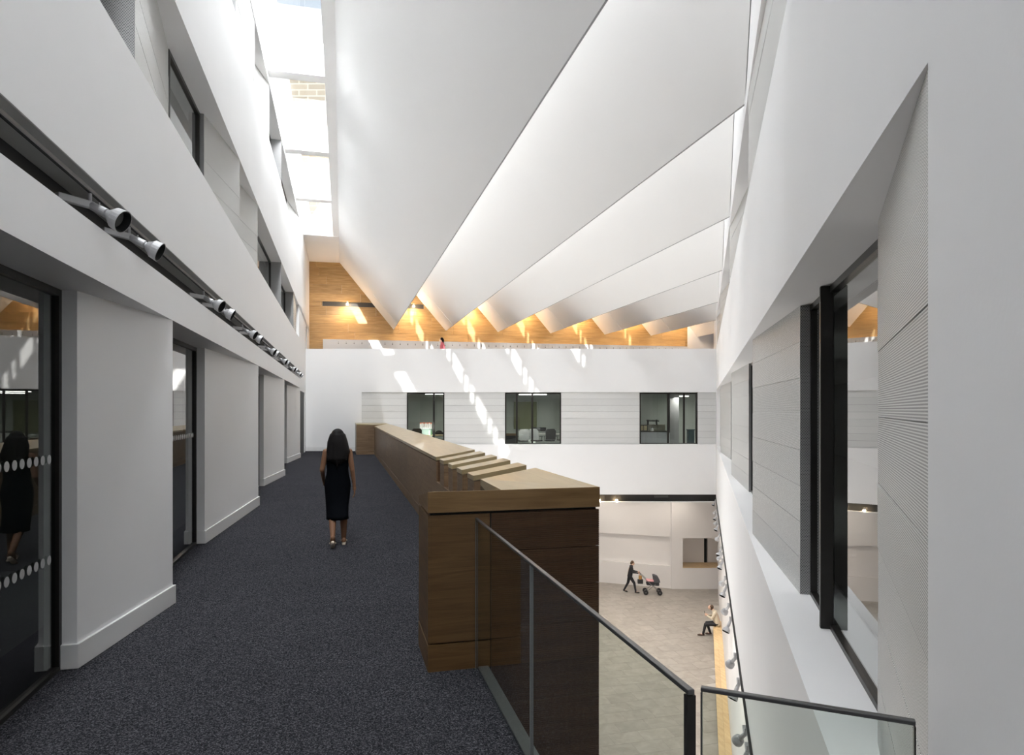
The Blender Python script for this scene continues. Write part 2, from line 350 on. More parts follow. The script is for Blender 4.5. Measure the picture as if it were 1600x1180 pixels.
# ground-level glazing between the pillars
def glazing(name, fr, s0, s1, t, z0, z1, side, mull=(), fw=.05, fd=.06, gm=GLASS, label=None, mw=.025):
    """side=+1: room of the viewer lies at larger t"""
    root = thing(name, label or 'dark framed window', None, fr.p((s0+s1)/2,t,z0), kind='structure')
    m=M(); m.box(fr,s0,s1,t-fd/2,t+fd/2,z0,z0+fw*.7); m.box(fr,s0,s1,t-fd/2,t+fd/2,z1-fw,z1)
    m.box(fr,s0,s0+fw,t-fd/2,t+fd/2,z0+fw*.7,z1-fw); m.box(fr,s1-fw,s1,t-fd/2,t+fd/2,z0+fw*.7,z1-fw)
    m.build('frame', BRONZE, parent=root)
    edges=[s0+fw]+[x for x in mull]+[s1-fw]
    for x in mull: M().box(fr,x-mw,x+mw,t-fd/2,t+fd/2,z0+fw*.7,z1-fw).build('mullion', BRONZE, parent=root)
    for i in range(len(edges)-1):
        a,b=edges[i]+(mw if i else 0), edges[i+1]-(mw if i<len(edges)-2 else 0)
        q=M(); tt=t+.004*side; vs=[fr.p(a,tt,z0+fw*.7),fr.p(b,tt,z0+fw*.7),fr.p(b,tt,z1-fw),fr.p(a,tt,z1-fw)]
        nrm=(vs[1]-vs[0]).cross(vs[2]-vs[0]); out=fr.p(a,tt+side,z0)-fr.p(a,tt,z0)
        if nrm.dot(out)<0: vs=vs[::-1]
        me=bpy.data.meshes.new('pane'); off=woff(root)
        me.from_pydata([v-off for v in vs],[],[(0,1,2,3)]); me.materials.append(gm)
        o=bpy.data.objects.new('pane',me); COL.objects.link(o); o.parent=root
    return root
wi=[0]
def wname():
    wi[0]+=1; return 'window_%d'%wi[0]
g1=glazing(wname(),L,2.0,5.69,-2.07,0,2.85,1,label='full height dark glazed door at the left edge with two rows of dots')
for z,ns in ((1.59,26),(.86,26)):
    for i in range(ns):
        s=5.5-.105*i
        if s<2.7: break
        M().tube(L.p(s,-2.055,z),L.p(s,-2.052,z),.034,n=14).build('dot',DOT,parent=g1)
g2=glazing(wname(),L,7.4,10.5,-2.07,0,2.85,1,label='dark glazing between the first and second white pillars')
for i in range(14): M().tube(L.p(10.3-.105*i,-2.055,1.59),L.p(10.3-.105*i,-2.052,1.59),.034,n=10).build('dot',DOT,parent=g2)
glazing(wname(),L,14.5,18.05,-2.07,0,2.85,1); glazing(wname(),L,20.85,25.5,-2.07,0,2.85,1)

# panel wedges in the recessed bands
def wedge_panels(fr, wall, s0, t0, s1, t1, tb, z0, z1, rows, mat=PERF, endmat=PERFG, gap=.003):
    h=(z1-z0)/rows
    for k in range(rows):
        a=z0+k*h+gap/2; b=z0+(k+1)*h-gap/2; j=.0015*((k*7)%3-1)
        M().prism(fr,[(s0,t0+j),(s1,t1+j),(s1,tb),(s0,tb)],a,b).build('panel', mat, parent=wall)
    # grey returns at both ends and a dark core showing in the joints
    sg = 1 if tb<t0 else -1
    e = .004
    M().prism(fr,[(s0+e,t0-.01*sg),(s1-e,t1-.01*sg),(s1-e,tb),(s0+e,tb)],z0,z1).build('panel_core', CORE, parent=wall)
    if endmat:
        if abs(tb-t0)>.08: M().box(fr,s0-.006,s0-.001,min(t0,tb),max(t0,tb),z0,z1).build('panel_return', endmat, parent=wall, label='darker grey perforated return')
TG = -1.96   # glass plane of the left bands
z0,z1=4.83,6.12
for it in [(6.12,-1.66,8.43,-1.938),(10.16,-1.88,11.88,-1.65),(12.3,-1.938,14.41,-1.66),(19.85,-1.66,21.5,-1.93),(24.8,-1.66,27.75,-1.75)]:
    wedge_panels(L,wall_left,it[0],it[1],it[2],it[3],TG-.12,z0,z1,4)
for a,b,mu in [(2.0,6.1,(4,)),(8.43,10.15,()),(14.41,19.84,(16.2,)),(21.5,24.79,(23.0,)),(11.88,12.3,())]:
    glazing(wname(),L,a,b,TG,z0,z1,1,mull=mu)
z0,z1=8.3,9.6
for it in [(11.5,-1.66,13.95,-1.66),(15.3,-1.938,16.6,-1.65),(19.9,-1.66,20.4,-1.8),(25.4,-1.938,27.75,-1.65)]:
    wedge_panels(L,wall_left,it[0],it[1],it[2],it[3],TG-.12,z0,z1,4)
for a,b in [(3,11.4),(13.96,15.3),(16.6,19.89),(20.4,25.4)]: glazing(wname(),L,a,b,TG,z0,z1,1)

# ---- right wall --------------------------------------------------
RS0,RS1=-5,42
w=M()
def Rbox(m,s0,s1,z0,z1,t0=TR,t1=TR+.62): m.box(R,s0,s1,t0,t1,z0,z1)
Rbox(w,RS0,RS1,-2.15,.34); Rbox(w,RS0,RS1,2.86,4.83); Rbox(w,RS0,RS1,6.12,8.3); Rbox(w,RS0,RS1,9.6,11.2)
Rbox(w,RS0,1.975,.34,2.86); Rbox(w,RS0,4.0,4.83,6.12); Rbox(w,31.0,RS1,.34,2.86); Rbox(w,31.3,RS1,4.83,6.12); Rbox(w,28,RS1,8.3,9.6); Rbox(w,RS0,5,8.3,9.6)
wall_right=w.build('wall_right',WHITE,kind='structure',label='white right wall of the atrium with recessed window bands')
w=M(); w.box(R,RS0,34,4.6,4.8,-.1,10); w.box(R,RS0,34,TR+.6,4.6,.2,.34); w.box(R,RS0,34,TR+.6,4.6,2.86,3.0); w.box(R,RS0,34,TR+.6,4.6,4.7,4.83)
w.box(R,RS0,34,TR+.6,4.6,6.12,6.2); w.box(R,RS0,34,TR+.6,4.6,8.2,8.3); w.box(R,RS0,34,TR+.6,4.6,9.6,9.7); w.box(R,31.2,31.3,TR+.1,4.6,.3,2.9)
w.build('wall_room_right',ROOM,kind='structure')
TGR=.92
z0,z1=.34,2.86
RP=[(1.975,TR+.004,3.585,.81),(6.29,.81,9.17,.61),(13.83,.85,17.35,.66),(22.6,.84,26.6,.62),(28.6,.84,31.0,.7)]
for it in RP: wedge_panels(R,wall_right,it[0],it[1],it[2],it[3],TGR+.12,z0,z1,8)
RW=[(3.585,6.29,()),(9.17,13.83,(11.0,12.4)),(17.35,22.6,(19,21)),(26.6,28.6,())]
for k,(a,b,mu) in enumerate(RW):
    g=glazing(wname(),R,a,b,TGR,z0,z1,-1,mull=mu,gm=GLASSR,label='large dark framed window nearest the camera in the right wall' if k==0 else None)
    if k==0: M().box(R,5.33,5.38,.825,TGR-.005,z0+.002,z1-.002).build('mullion_fin',BRONZE,parent=g,bevel=.003)
z0,z1=4.83,6.12
RU=[(4.0,TR+.12,9.31,TR+.004),(13.1,.80,16.0,TR+.01),(19.7,.80,20.6,.80),(22.8,.80,25.4,TR+.01),(28.6,.8,31.3,TR+.01)]
for it in RU: wedge_panels(R,wall_right,it[0],it[1],it[2],it[3],TGR+.12,z0,z1,4)
for a,b in [(9.31,13.1),(16.0,19.7),(20.6,22.8),(25.4,28.6)]: glazing(wname(),R,a,b,.86,z0,z1,-1,gm=GLASSR)
for it in [(5.0,TR+.2,8.5,TR+.01),(13.5,.8,16.5,TR+.01),(23,.8,28,TR+.01)]: wedge_panels(R,wall_right,it[0],it[1],it[2],it[3],TGR+.12,8.3,9.6,4)
for a,b in [(8.5,13.5),(16.5,23)]: glazing(wname(),R,a,b,.86,8.3,9.6,-1,gm=GLASSR)
# lower, set-back part of the right wall
GZ=-7.45
w=M(); w.box(R,RS0,38,.711,1.2,GZ,-2.15); w.build('wall_lower_right',LOBBY,kind='structure',label='white lobby wall set back under the right wall')

# ---- far wall ----------------------------------------------------
fl=lambda u,Y=YF:(u-800)/1040*Y
XFL=-13.0; XFR=14.0
w=M()
w.box(W,YF,YF+.4,XFL,XFR,2.78,3.55); w.box(W,YF,YF+.16,XFL,XFR,3.55,4.83); w.box(W,YF,YF+.4,fl(476)-3,fl(565),-.4,2.78)
w.box(W,YF,YF+.4,fl(565),XFR,-2.05,.32); w.box(W,YF+.25,YF+.4,XFL,XFR,-2.42,-2.05); w.box(W,YF,YF+.25,XFL,XFR,-2.42,-2.39)
wall_far=w.build('wall_far',WHITE,kind='structure',label='white far wall of the atrium facing the camera')
M().box(W,YF+.24,YF+.252,XFL,XFR,-2.39,-2.05).build('slot_back',BLACK,parent=wall_far,label='black lighting slot along its foot')
M().box(W,YF-.02,YF-.001,fl(474),fl(556.5),0.001,.19).build('baseboard_far',SKIRT,kind='structure',bevel=.004)
def far_panels(u0,u1,r0,r1):
    z0,z1,rows=.32,2.78,8; h=(z1-z0)/rows
    for k in range(rows):
        j=.002*((k*5)%3)
        M().prism(W,[(YF+r0+j,fl(u0)),(YF+.38,fl(u0)),(YF+.38,fl(u1)),(YF+r1+j,fl(u1))],z0+k*h+.006,z0+(k+1)*h-.006).build('panel',PERFF,parent=wall_far)
    M().prism(W,[(YF+r0+.015,fl(u0)),(YF+.39,fl(u0)),(YF+.39,fl(u1)),(YF+r1+.015,fl(u1))],z0,z1).build('panel_core',ALU,parent=wall_far)
far_panels(565,635,.03,.12); far_panels(694,789,.12,.05); far_panels(877,1000,.05,.12); far_panels(1091,1121,.10,.12)
def far_window(u0,u1,mu,label):
    return glazing(wname(),W,0,1,0,0,1,1) if False else far_win(u0,u1,mu,label)
def far_win(u0,u1,mu,label):
    fr=Frame(1,0,0,YF+.14)      # s = X, t = -(Y)
    return glazing(wname(),fr,fl(u0),fl(u1),0,.34,2.76,1,mull=[fl(x) for x in mu],fw=.06,gm=GLASSF,label=label,mw=.045)
GLASSF=glass('far_glass',(.80,.84,.81),boost=1.2)
far_win(635,694,(677.5,),'dark framed far window left, partly behind the oak parapet')
far_win(789,877,(807.5,831.8),'dark framed far window in the middle with three panes')
far_win(1000,1090,(1044.8,1069.7),'dark framed far window on the right looking into a kitchen')
# rooms behind the far windows
FROOM=plaster('far_room',(.36,.385,.36))
M().box(W,YF+.4,YF+5.2,-8,12,-.1,.0).build('floor_far_rooms',FROOM,kind='structure'); M().box(W,YF+.4,YF+5.2,-8,12,2.9,3.0).build('ceiling_far_rooms',FROOM,kind='structure')
M().box(W,YF+5,YF+5.2,-8,12,0,2.9).build('wall_room_back',FROOM,kind='structure')
for x in (-8,-2.0,4.2,11.8): M().box(W,YF+.4,YF+5,x,x+.12,0,2.9).build('wall_room_side',FROOM,kind='structure')

# ---- gallery above the far wall -----------------------------------
G=Frame(1,.2038,0,37.04)      # s along the oak wall, t>0 towards the camera
def gs(u):                    # s on the oak wall for an image column
    k=(u-800)/1040; X=37.04*k/(1-.2038*k); return X*math.hypot(1,.2038)
w=M(); w.box(W,YF+.16,YF+12,XFL-1,XFR+2,3.55,3.85); w.build('floor_gallery',CARPET,kind='structure')
w=M(); w.box(G,-16,gs(1074)+.0,-.5,-.06,3.8,11); w.box(G,gs(1074),22,-.5,.0,3.8,11)
wall_gal=w.build('wall_gallery',WHITE,kind='structure',label='gallery back wall clad in oak boards')
# oak boards with a recessed slot
SLZ0,SLZ1=7.42,7.66
sA,sB=gs(476),gs(1074)
slA,slB=gs(503.5),gs(662)
rows=[3.9,4.5,5.1,5.62,6.05,6.5,6.95,SLZ0,SLZ1,8.1,8.55,9.0,9.45,9.9]
rnd=random.Random(3)
for k in range(len(rows)-1):
    a,b=rows[k],rows[k+1]
    if b<=5.2: continue
    s=sA+rnd.uniform(-2.5,0)
    while s<sB:
        e=s+rnd.uniform(2.4,3.6); p,q=max(s,sA),min(e,sB)
        s=e
        if q-p<.1: continue
        segs=[(p,q)]
        if k==7: segs=[(p,min(q,slA)),(max(p,slB),q)]
        for (x,y) in segs:
            if y-x>.05: M().box(G,x+.003,y-.003,-.06,-.0+rnd.uniform(0,.002),a+.003,b-.003).build('board',OAK,parent=wall_gal)
M().box(G,sA,sB,-.062,-.02,5.0,9.95).build('board_backing',plain('oak_shadow',(.09,.05,.02),.8),parent=wall_gal) if False else None
M().box(G,slA,slB,-.0595,-.05,SLZ0,SLZ1).build('slot_back',SLOTG,parent=wall_gal)

# ---- lobby below ---------------------------------------------------
w=M(); w.box(W,-6,46,-14,22,GZ-.5,GZ-.005); floor_low=w.build('floor_lobby',GROUT,kind='structure',label='stone tiled lobby floor below')
base=None; cnt=0; tw,tl=.93,.62
for i in range(22,60):
    for j in range(-2,24):
        s=i*tl; t=j*tw+(i%2)*tw/2
        c=L.p(s+tl/2,t+tw/2,0)
        if c.y<17.3 or c.y>36.4: continue
        u=800+1040*c.x/c.y
        if u<900 or u>1135: continue
        if c.x>.63+.288*c.y: continue
        if base is None:
            m=M().box(L,0,tl-.007,0,tw-.007,-.02,0); me=m.mesh('tile'); me.materials.append(STONE); base=me
        o=bpy.data.objects.new('tile',base); COL.objects.link(o); p=L.p(s,t,GZ); o.location=p; o.parent=floor_low; cnt+=1
        if cnt>298: break
    if cnt>298: break
M().prism(W,[(36.6,3.2),(36.3,(938.6-800)/1040*36.3),(35.0,(1048.6-800)/1040*35.0),(34.9,(1050-800)/1040*34.9),(34.9,11.6),(37.4,11.6),(37.4,3.2)],[GZ]*7,[GZ+.0001]*7)
# back wall of the lobby: frontal right part with a window, angled left part with a niche
XB=(1049-800)/1040*34.9; xw0=(1067-800)/1040*34.9
w=M(); w.box(W,34.9,35.3,XB,xw0,GZ,-2.2); w.box(W,34.9,35.3,xw0,11.6,GZ,-6.31); w.box(W,34.9,35.3,xw0,11.6,-4.79,-2.2)
w.box(W,35.3,36.0,xw0-.1,xw0,-6.4,-4.7); w.box(W,36.0,36.2,xw0,(1100-800)/1040*36,-6.4,-4.7); w.box(W,36.0,36.2,(1106-800)/1040*36,11.8,-6.4,-4.7); w.box(W,35.3,36.2,xw0,11.8,-4.79,-4.7)
fa=Frame(XB-5.03,35.0-36.2,XB,35.0)   # along the angled wall, ending at XB
LN=-7.5
w.box(fa,LN,0,-.5,-.2,GZ,-2.2); w.box(fa,LN,0,-.2,0,GZ,-6.28); w.box(fa,LN,0,-.2,0,-4.74,-2.2); w.box(fa,-.06,.0,-.2,0,-6.3,-4.7)
wall_lobby=w.build('wall_lobby',LOBBY,kind='structure',label='white back wall of the lobby with a long shallow niche')
M().box(W,36.2,36.4,xw0,11.8,-6.4,-4.7).build('dark_opening',BLACK,parent=wall_lobby,label='black strip opening')
M().box(W,34.88,36.0,xw0,11.6,-6.34,-6.305).build('window_sill',OAKBENCH,parent=wall_lobby,label='oak sill')
w=M(); w.box(W,YF+.4,40,XFL,XFR+3,-2.42,-2.2); w.build('ceiling_lobby',LOBBY,kind='structure')
# below the walkway: fascia and lobby side wall
w=M(); w.box(L,5.7,31.8,1.70,1.97,-2.4,-.45); w.build('fascia_walkway',WHITE,kind='structure')
w=M(); w.box(L,-5,40,-1.9,-1.65,GZ,-.4); w.build('wall_lower_left',LOBBY,kind='structure')
w=M(); w.box(W,-6,-5.8,-6,6,GZ,11); w.build('wall_behind',WHITE,kind='structure')

# ================================================================== ROOF
CF=[2.79,5.69,8.66,11.76,15.06,17.97,20.98]
def yw(c): return (c-.587)/.5438        # where an L line meets the right wall
def shear(c,Y,z): return Vector((c-.2558*Y,Y,z))
def fin_mesh(poly, y_off_near=0.0, off=0.0):
    A=[shear(c,yw(c)+.02,z) for c,z in poly]; B=[shear(c,cross_gal(c)-.0,z) for c,z in poly]
    return M().extr(A,B)
ZR=6.26
fins=[]
for i,c in enumerate(CF):
    if i==0: poly=[(c,ZR),(-.13,9.75),(-.40,9.75),(-.40,10.56),(2.0,9.75)]
    else:
        nx=CF[i+1]-3.69 if i+1<len(CF) else c-.65
        poly=[(c,ZR),(c-3.69,10.45),(c-3.69,10.62),(nx,9.75)]
    fin=fin_mesh(poly).build('ceiling_fin',FINW,kind='structure',label='long folded white roof fin, number %d from the left'%(i+1) if False else ['broad white roof fin beside the narrow skylight','second white roof fin from the left wall','third white roof fin from the left wall','fourth white roof fin from the left wall','fifth white roof fin from the left wall','sixth white roof fin from the left wall','last white roof fin, against the right wall'][i])
    fins.append(fin)
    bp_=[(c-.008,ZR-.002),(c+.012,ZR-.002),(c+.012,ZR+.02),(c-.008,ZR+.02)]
    fin_mesh(bp_).build('ridge_shade_strip',RIDGE_SHADE,parent=fin,label='thin grey strip painting a shadow line along the ridge')  # grey strip added along each ridge to draw its shadow line
    # separate end cladding near the oak wall (joint line on the fin)
    c1 = -.13 if i==0 else c-3.69; zt=9.75 if i==0 else 10.45
    fr_=.985; k0=Vector((c,ZR)); k1=Vector((c+(c1-c)*.42,ZR+(zt-ZR)*.42))
    nn=Vector((-(zt-ZR),-(c-c1))).normalized()*.012
    A=[];B=[]
    for q in (k0,k1,k1+nn,k0+nn):
        yb=cross_gal(q.x); A.append(shear(q.x,yb-2.35,q.y)); B.append(shear(q.x,yb-.01,q.y))
    M().extr(A,B).build('end_panel',FINW,parent=fin)
# clerestory posts and glass (fins 2..)
PER=[(0,2.35,1),(2.35,2.78,0),(2.78,3.57,1),(3.57,4.0,0),(4.0,5.0,1),(5.0,5.39,0)]
PH=[16.3,16.5,17.4,17.9,18.4,18.9]
for i in range(1,len(CF)):
    cg=CF[i]-3.69; t=cg*.9688; y0=yw(cg); y1=cross_gal(cg); s0=(y0-.24*cg)/.9688; s1=(y1-.24*cg)/.9688
    root=thing('window_%d'%(100+i),'roof light strip between two white fins',None,L.p((s0+s1)/2,t,9.75),kind='structure')
    k=-8
    while k<8:
        for (a,b,g) in PER:
            if g: continue
            p,q=PH[i-1]-b-k*5.39,PH[i-1]-a-k*5.39
            if q<s0 or p>s1: continue
            M().box(L,max(p,s0),min(q,s1),t-.04,t+.04,9.75,10.45).build('post',WHITE,parent=root)
        k+=1
    q=M(); vs=[L.p(s0,t-.02,9.75),L.p(s1,t-.02,9.75),L.p(s1,t-.02,10.45),L.p(s0,t-.02,10.45)]
    me=bpy.data.meshes.new('pane'); off=woff(root)
    me.from_pydata([v-off for v in vs],[],[(0,1,2,3)]); me.materials.append(GLASSC); o=bpy.data.objects.new('pane',me); COL.objects.link(o); o.parent=root
# skylight strip along the left wall
sE=(29.5+.408)/.9688
w=M()
A=[(TL-.3,9.75),(TL,9.75),(-1.38*.9688,10.51),(-1.38*.9688,10.60),(TL-.3,10.60)]
w.extr([L.p(-4,t,z) for t,z in A],[L.p(37,t,z) for t,z in A])
w.box(L,sE,38.5,TL-.2,-.12*.9688,9.72,10.6)
w.box(L,-8,38,-8,TL-.25,9.78,10.6)
ceil=w.build('ceiling_skylight',FINW,kind='structure',label='white surround of the narrow roof light along the left wall')
for s in (1.87,6.64,11.4,16.17,20.94,25.7):
    M().box(L,s,s+.35,TL,-.40*.9688,9.75,10.52).build('baffle',FINW,parent=ceil)
root=thing('window_99','narrow roof light along the left wall with blue sky behind',None,L.p(16,-.9,10.52),kind='structure')
ss=[-4,1.87,6.64,11.4,16.17,20.94,25.7,sE]
for i in range(len(ss)-1):
    vs=[L.p(ss[i]+.36,-1.337,10.53),L.p(ss[i+1],-1.337,10.53),L.p(ss[i+1],-.388,10.53),L.p(ss[i]+.36,-.388,10.53)]
    me=bpy.data.meshes.new('pane'); off=woff(root)
    me.from_pydata([v-off for v in vs],[],[(0,1,2,3)]); me.materials.append(GLASSC); o=bpy.data.objects.new('pane',me); COL.objects.link(o); o.parent=root
# roof beyond the right wall
w=M(); w.box(R,-5,42,TR+.5,12,9.7,9.9); w.build('roof_right',ROOFM,kind='structure')
# ================================================================== OAK PARAPET
pr=thing('oak_parapet','long oak clad parapet with slatted end beside the carpeted walkway','parapet',L.p(4.94,1.3,0))
tA,tB=1.385,1.976; zA,zB=1.236,1.34; sE2=(29.06-.24*1.43)/.9688
def capz(t): return zA+(zB-zA)*(t-tA)/(tB-tA)
def cap(s0,s1,th=.055,name='cap'):
    return M().prism(L,[(s0,tA-.004),(s0,tB),(s1,tB),(s1,tA-.004)],[capz(tA)-th,capz(tB)-th,capz(tB)-th,capz(tA)-th],[capz(tA),capz(tB),capz(tB),capz(tA)])
cap(10.02,sE2+.02).build('cap',OAKTOP,parent=pr,bevel=.003)
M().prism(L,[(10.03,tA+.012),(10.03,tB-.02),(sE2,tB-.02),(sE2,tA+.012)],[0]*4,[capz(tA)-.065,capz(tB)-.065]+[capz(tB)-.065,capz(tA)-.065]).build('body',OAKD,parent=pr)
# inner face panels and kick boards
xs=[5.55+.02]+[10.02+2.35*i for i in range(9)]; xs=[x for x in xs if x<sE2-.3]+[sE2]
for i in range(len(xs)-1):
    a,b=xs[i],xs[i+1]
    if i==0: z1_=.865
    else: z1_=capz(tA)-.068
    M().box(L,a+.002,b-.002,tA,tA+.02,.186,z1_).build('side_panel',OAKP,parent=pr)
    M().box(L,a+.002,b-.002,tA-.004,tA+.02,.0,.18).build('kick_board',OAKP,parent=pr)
# far return box
sf=sE2; tf=(fl(556.5,29.06)+.2558*29.06)*.9688
fq=Frame(.9688,.2478,L.p(sf,tf,0).x,L.p(sf,tf,0).y)
wd=tA-tf
M().prism(L,[(sf,tf),(sf,tA-.002),(sf,tB),(s_far(tB)-.01,tB),(s_far(tf)-.01,tf)],[1.285,1.285-.0,1.285,1.285,1.285],[zB,zA+.06,zB,zB,zB]).build('cap',OAKTOP,parent=pr)
M().prism(L,[(sf+.01,tf+.005),(sf+.01,tB-.01),(s_far(tB)-.02,tB-.01),(s_far(tf)-.02,tf+.005)],.18,1.275).build('end_panel',OAKP,parent=pr)
M().prism(L,[(sf+.005,tf+.002),(sf+.005,tB-.01),(s_far(tB)-.02,tB-.01),(s_far(tf)-.02,tf+.002)],0,.176).build('kick_board',OAKP,parent=pr)
# four slats
for (a,b) in ((9.266,9.645),(8.52,8.87),(7.80,8.17),(7.08,7.45)):
    sl=cap(a,b).build('slat_cap',OAKTOP,parent=pr,bevel=.002)
    M().prism(L,[(a+.004,tA+.002),(a+.004,tB-.01),(b-.004,tB-.01),(b-.004,tA+.002)],[.87]*4,[capz(tA)-.062,capz(tB)-.062,capz(tB)-.062,capz(tA)-.062]).build('slat_post',OAKP,parent=pr)
M().prism(L,[(5.56,tA+.02),(5.56,tB-.02),(10.03,tB-.02),(10.03,tA+.02)],0,.865).build('low_body',OAKD,parent=pr)
# end block
s4=4.94; tl0=.62
def poly3(pts,th):   # pts (s,t,ztop,zbot)
    return M().prism(L,[(a,b) for a,b,_,_ in pts],[q for *_,q in pts],[p for _,_,p,_ in pts])
zc=1.183
poly3([(s4,1.18,1.34,zc),(s4,tB,1.34,zc),(6.73,tB,1.34,1.28),(6.73,tA,1.236,1.176),(5.55,1.25,1.304,1.18)],0).build('cap',OAKTOP,parent=pr,label='broad pale oak end cap',bevel=.002)
poly3([(s4,tl0,1.336,zc),(s4,1.18,1.338,zc),(5.55,1.25,1.235,zc),(5.55,tl0,1.238,zc)],0).build('front_cap',OAKFC,parent=pr)
M().box(L,s4-.012,s4-.0005,tl0-.002,tB+.002,zc,1.34).build('front_board',OAKFC,parent=pr,bevel=.002)
M().box(L,s4+.02,5.54,tl0+.02,tB-.02,.0,zc-.008).build('block_core',BLACK,parent=pr)
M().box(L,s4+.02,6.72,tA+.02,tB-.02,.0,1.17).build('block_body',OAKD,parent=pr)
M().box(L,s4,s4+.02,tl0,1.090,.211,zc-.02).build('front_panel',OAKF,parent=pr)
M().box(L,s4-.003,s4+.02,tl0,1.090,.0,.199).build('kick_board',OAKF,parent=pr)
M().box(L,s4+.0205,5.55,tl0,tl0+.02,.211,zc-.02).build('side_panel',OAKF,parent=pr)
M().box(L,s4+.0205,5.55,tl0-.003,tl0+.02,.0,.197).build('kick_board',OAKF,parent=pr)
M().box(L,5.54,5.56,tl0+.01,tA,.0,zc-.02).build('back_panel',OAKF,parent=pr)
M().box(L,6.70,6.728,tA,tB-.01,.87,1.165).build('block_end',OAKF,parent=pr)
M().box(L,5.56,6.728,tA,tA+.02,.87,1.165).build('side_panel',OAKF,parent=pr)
# ribbed boards of the outer end: each board carries fine grooves
zb=zc-.02; bt=.003
hb=.292
for k in range(8):
    z1_=zb-k*hb; z0_=z1_-hb+.005
    m=M(); pts=[]; nr=19; step=(z1_-z0_)/nr
    prof=[]
    for r in range(nr):
        zz=z0_+r*step; prof+=[(0.0,zz+step*.12),(0.0,zz+step*.62),(.007,zz+step*.70),(.007,zz+step*1.04)]
    loop=[(s4+.02,z0_)]+[(s4+d,z) for d,z in prof]+[(s4+.02,z1_+.0)]
    A=[L.p(s,1.104,z) for s,z in loop]; B=[L.p(s,tB,z) for s,z in loop]
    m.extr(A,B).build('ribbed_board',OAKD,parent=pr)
M().box(L,s4+.021,s4+.05,.998,tB-.01,-1.2,.0).build('ribbed_backing',BLACK,parent=pr)

# ================================================================== GLASS BALUSTRADES
tg=.985; zt=1.13
b1=thing('glass_balustrade','long glass balustrade with dark top rail running to the oak end block','balustrade',L.p(3.3,tg,0))
jn=(3.57-.24*1.017)/.9688
for (a,b) in ((jn+.006,4.925),(1.76,jn-.006)):
    M().box(L,a,b,tg-.008,tg+.008,.0,zt-.01).build('glass_pane',GLASSB,parent=b1)
    M().box(L,b-.003,b+.003,tg-.010,tg+.010,.0,zt-.01).build('pane_edge',PEDGE,parent=b1)
M().box(L,4.922,4.930,tg-.009,tg+.009,0,zt).build('pane_edge',BRONZEL,parent=b1)
M().box(L,1.745,4.93,tg-.011,tg+.011,zt-.010,zt+.006).build('top_rail',BRONZEL,parent=b1,bevel=.003)
M().box(L,1.745,1.765,tg-.014,tg+.014,-.2,zt-.012).build('end_post',BRONZE,parent=b1)
p0=Vector((.557,1.963,0)); p1=Vector((1.06,1.749,0)); d=(p1-p0)
fb=Frame(d.x,d.y,p0.x,p0.y); ln=d.length
b2=thing('glass_balustrade','short glass balustrade panel at the bottom right reaching the white wall','balustrade',fb.p(ln/2,0,0))
M().box(fb,.004,ln-.002,-.008,.008,-.3,zt-.008).build('glass_pane',GLASSB,parent=b2)
M().box(fb,0,ln,-.010,.010,zt-.008,zt+.005).build('top_rail',BRONZEL,parent=b2,bevel=.003)
M().box(fb,0,.004,-.009,.009,-.3,zt-.01).build('pane_edge',BRONZEL,parent=b2)
M().box(fb,ln-.004,ln,-.011,.011,-.3,zt-.01).build('end_trim',BRONZE,parent=b2)

# ================================================================== TRACKS AND SPOTLIGHTS
tk=thing('lighting_track','grey lighting track running inside the black slot of the left wall','lighting track',L.p(12,TL-.09,3.5))
M().box(L,S0,28.8,TL-.11,TL-.07,3.50,3.52).build('rail',plain('track_pale',(.45,.43,.42),.4),parent=tk)
M().box(L,S0,28.8,TL-.098,TL-.082,3.492,3.50).build('conductor',BLACK,parent=tk)
def spot(name,label,base,aim,arm,group,sc=1.0,up=Vector((0,0,1)),lensmat=LENS):
    """base: fixing point on the track; arm: direction of the gear box; aim: where the lamp points"""
    root=thing(name,label,'spotlight',base,group)
    base=Vector(base); aim=Vector(aim).normalized(); arm=Vector(arm).normalized()
    j=base-up*.07*sc
    M().tube(base,j,.012*sc,n=10).build('stem',GREYM,parent=root)
    fa_=Frame(arm.x,arm.y,j.x,j.y)
    M().box(fa_,-.02*sc,.20*sc,-.022*sc,.022*sc,j.z-.022*sc,j.z+.022*sc).build('gear_box',GREYM,parent=root,bevel=.006*sc)
    n0=j+aim*.005
    M().lathe(n0,aim,[(0,.018*sc),(.01*sc,.026*sc),(.11*sc,.030*sc),(.115*sc,.020*sc),(.13*sc,.020*sc)],16).build('neck',GREYM,parent=root)
    m=M(); m.lathe(n0+aim*.128*sc,aim,[(0,.032*sc),(.02*sc,.044*sc),(.045*sc,.066*sc),(.10*sc,.074*sc),(.10*sc,.069*sc),(.05*sc,.060*sc),(.046*sc,.01*sc)],20); m.build('lamp_head',GREYM,parent=root)
    M().lathe(n0+aim*.128*sc,aim,[(.05*sc,.0605*sc),(.101*sc,.0690*sc),(.101*sc,.0655*sc),(.052*sc,.058*sc)],20).build('inner_ring',BLACK,parent=root)
    M().tube(n0+aim*.176*sc,n0+aim*.184*sc,.056*sc,n=16).build('lens',lensmat,parent=root)
    M().tube(n0+aim*.06*sc+up*.02*sc,n0+aim*.06*sc+up*.045*sc,.005*sc,n=6).build('screw',ALU,parent=root)
    return root
ordn=['nearest the camera','second from the camera','third from the camera','fourth from the camera','fifth from the camera','sixth from the camera','seventh from the camera','eighth from the camera','ninth from the camera','tenth from the camera','eleventh from the camera','twelfth from the camera','thirteenth from the camera','last before the far wall']
e=Vector((L.e[0],L.e[1],0)); n_=Vector((L.n[0],L.n[1],0))
YS=[4.75,5.62,8.65,9.4,12.0,12.75,15.5,16.1,18.7,19.4,22.2,23.0,25.4,26.2]
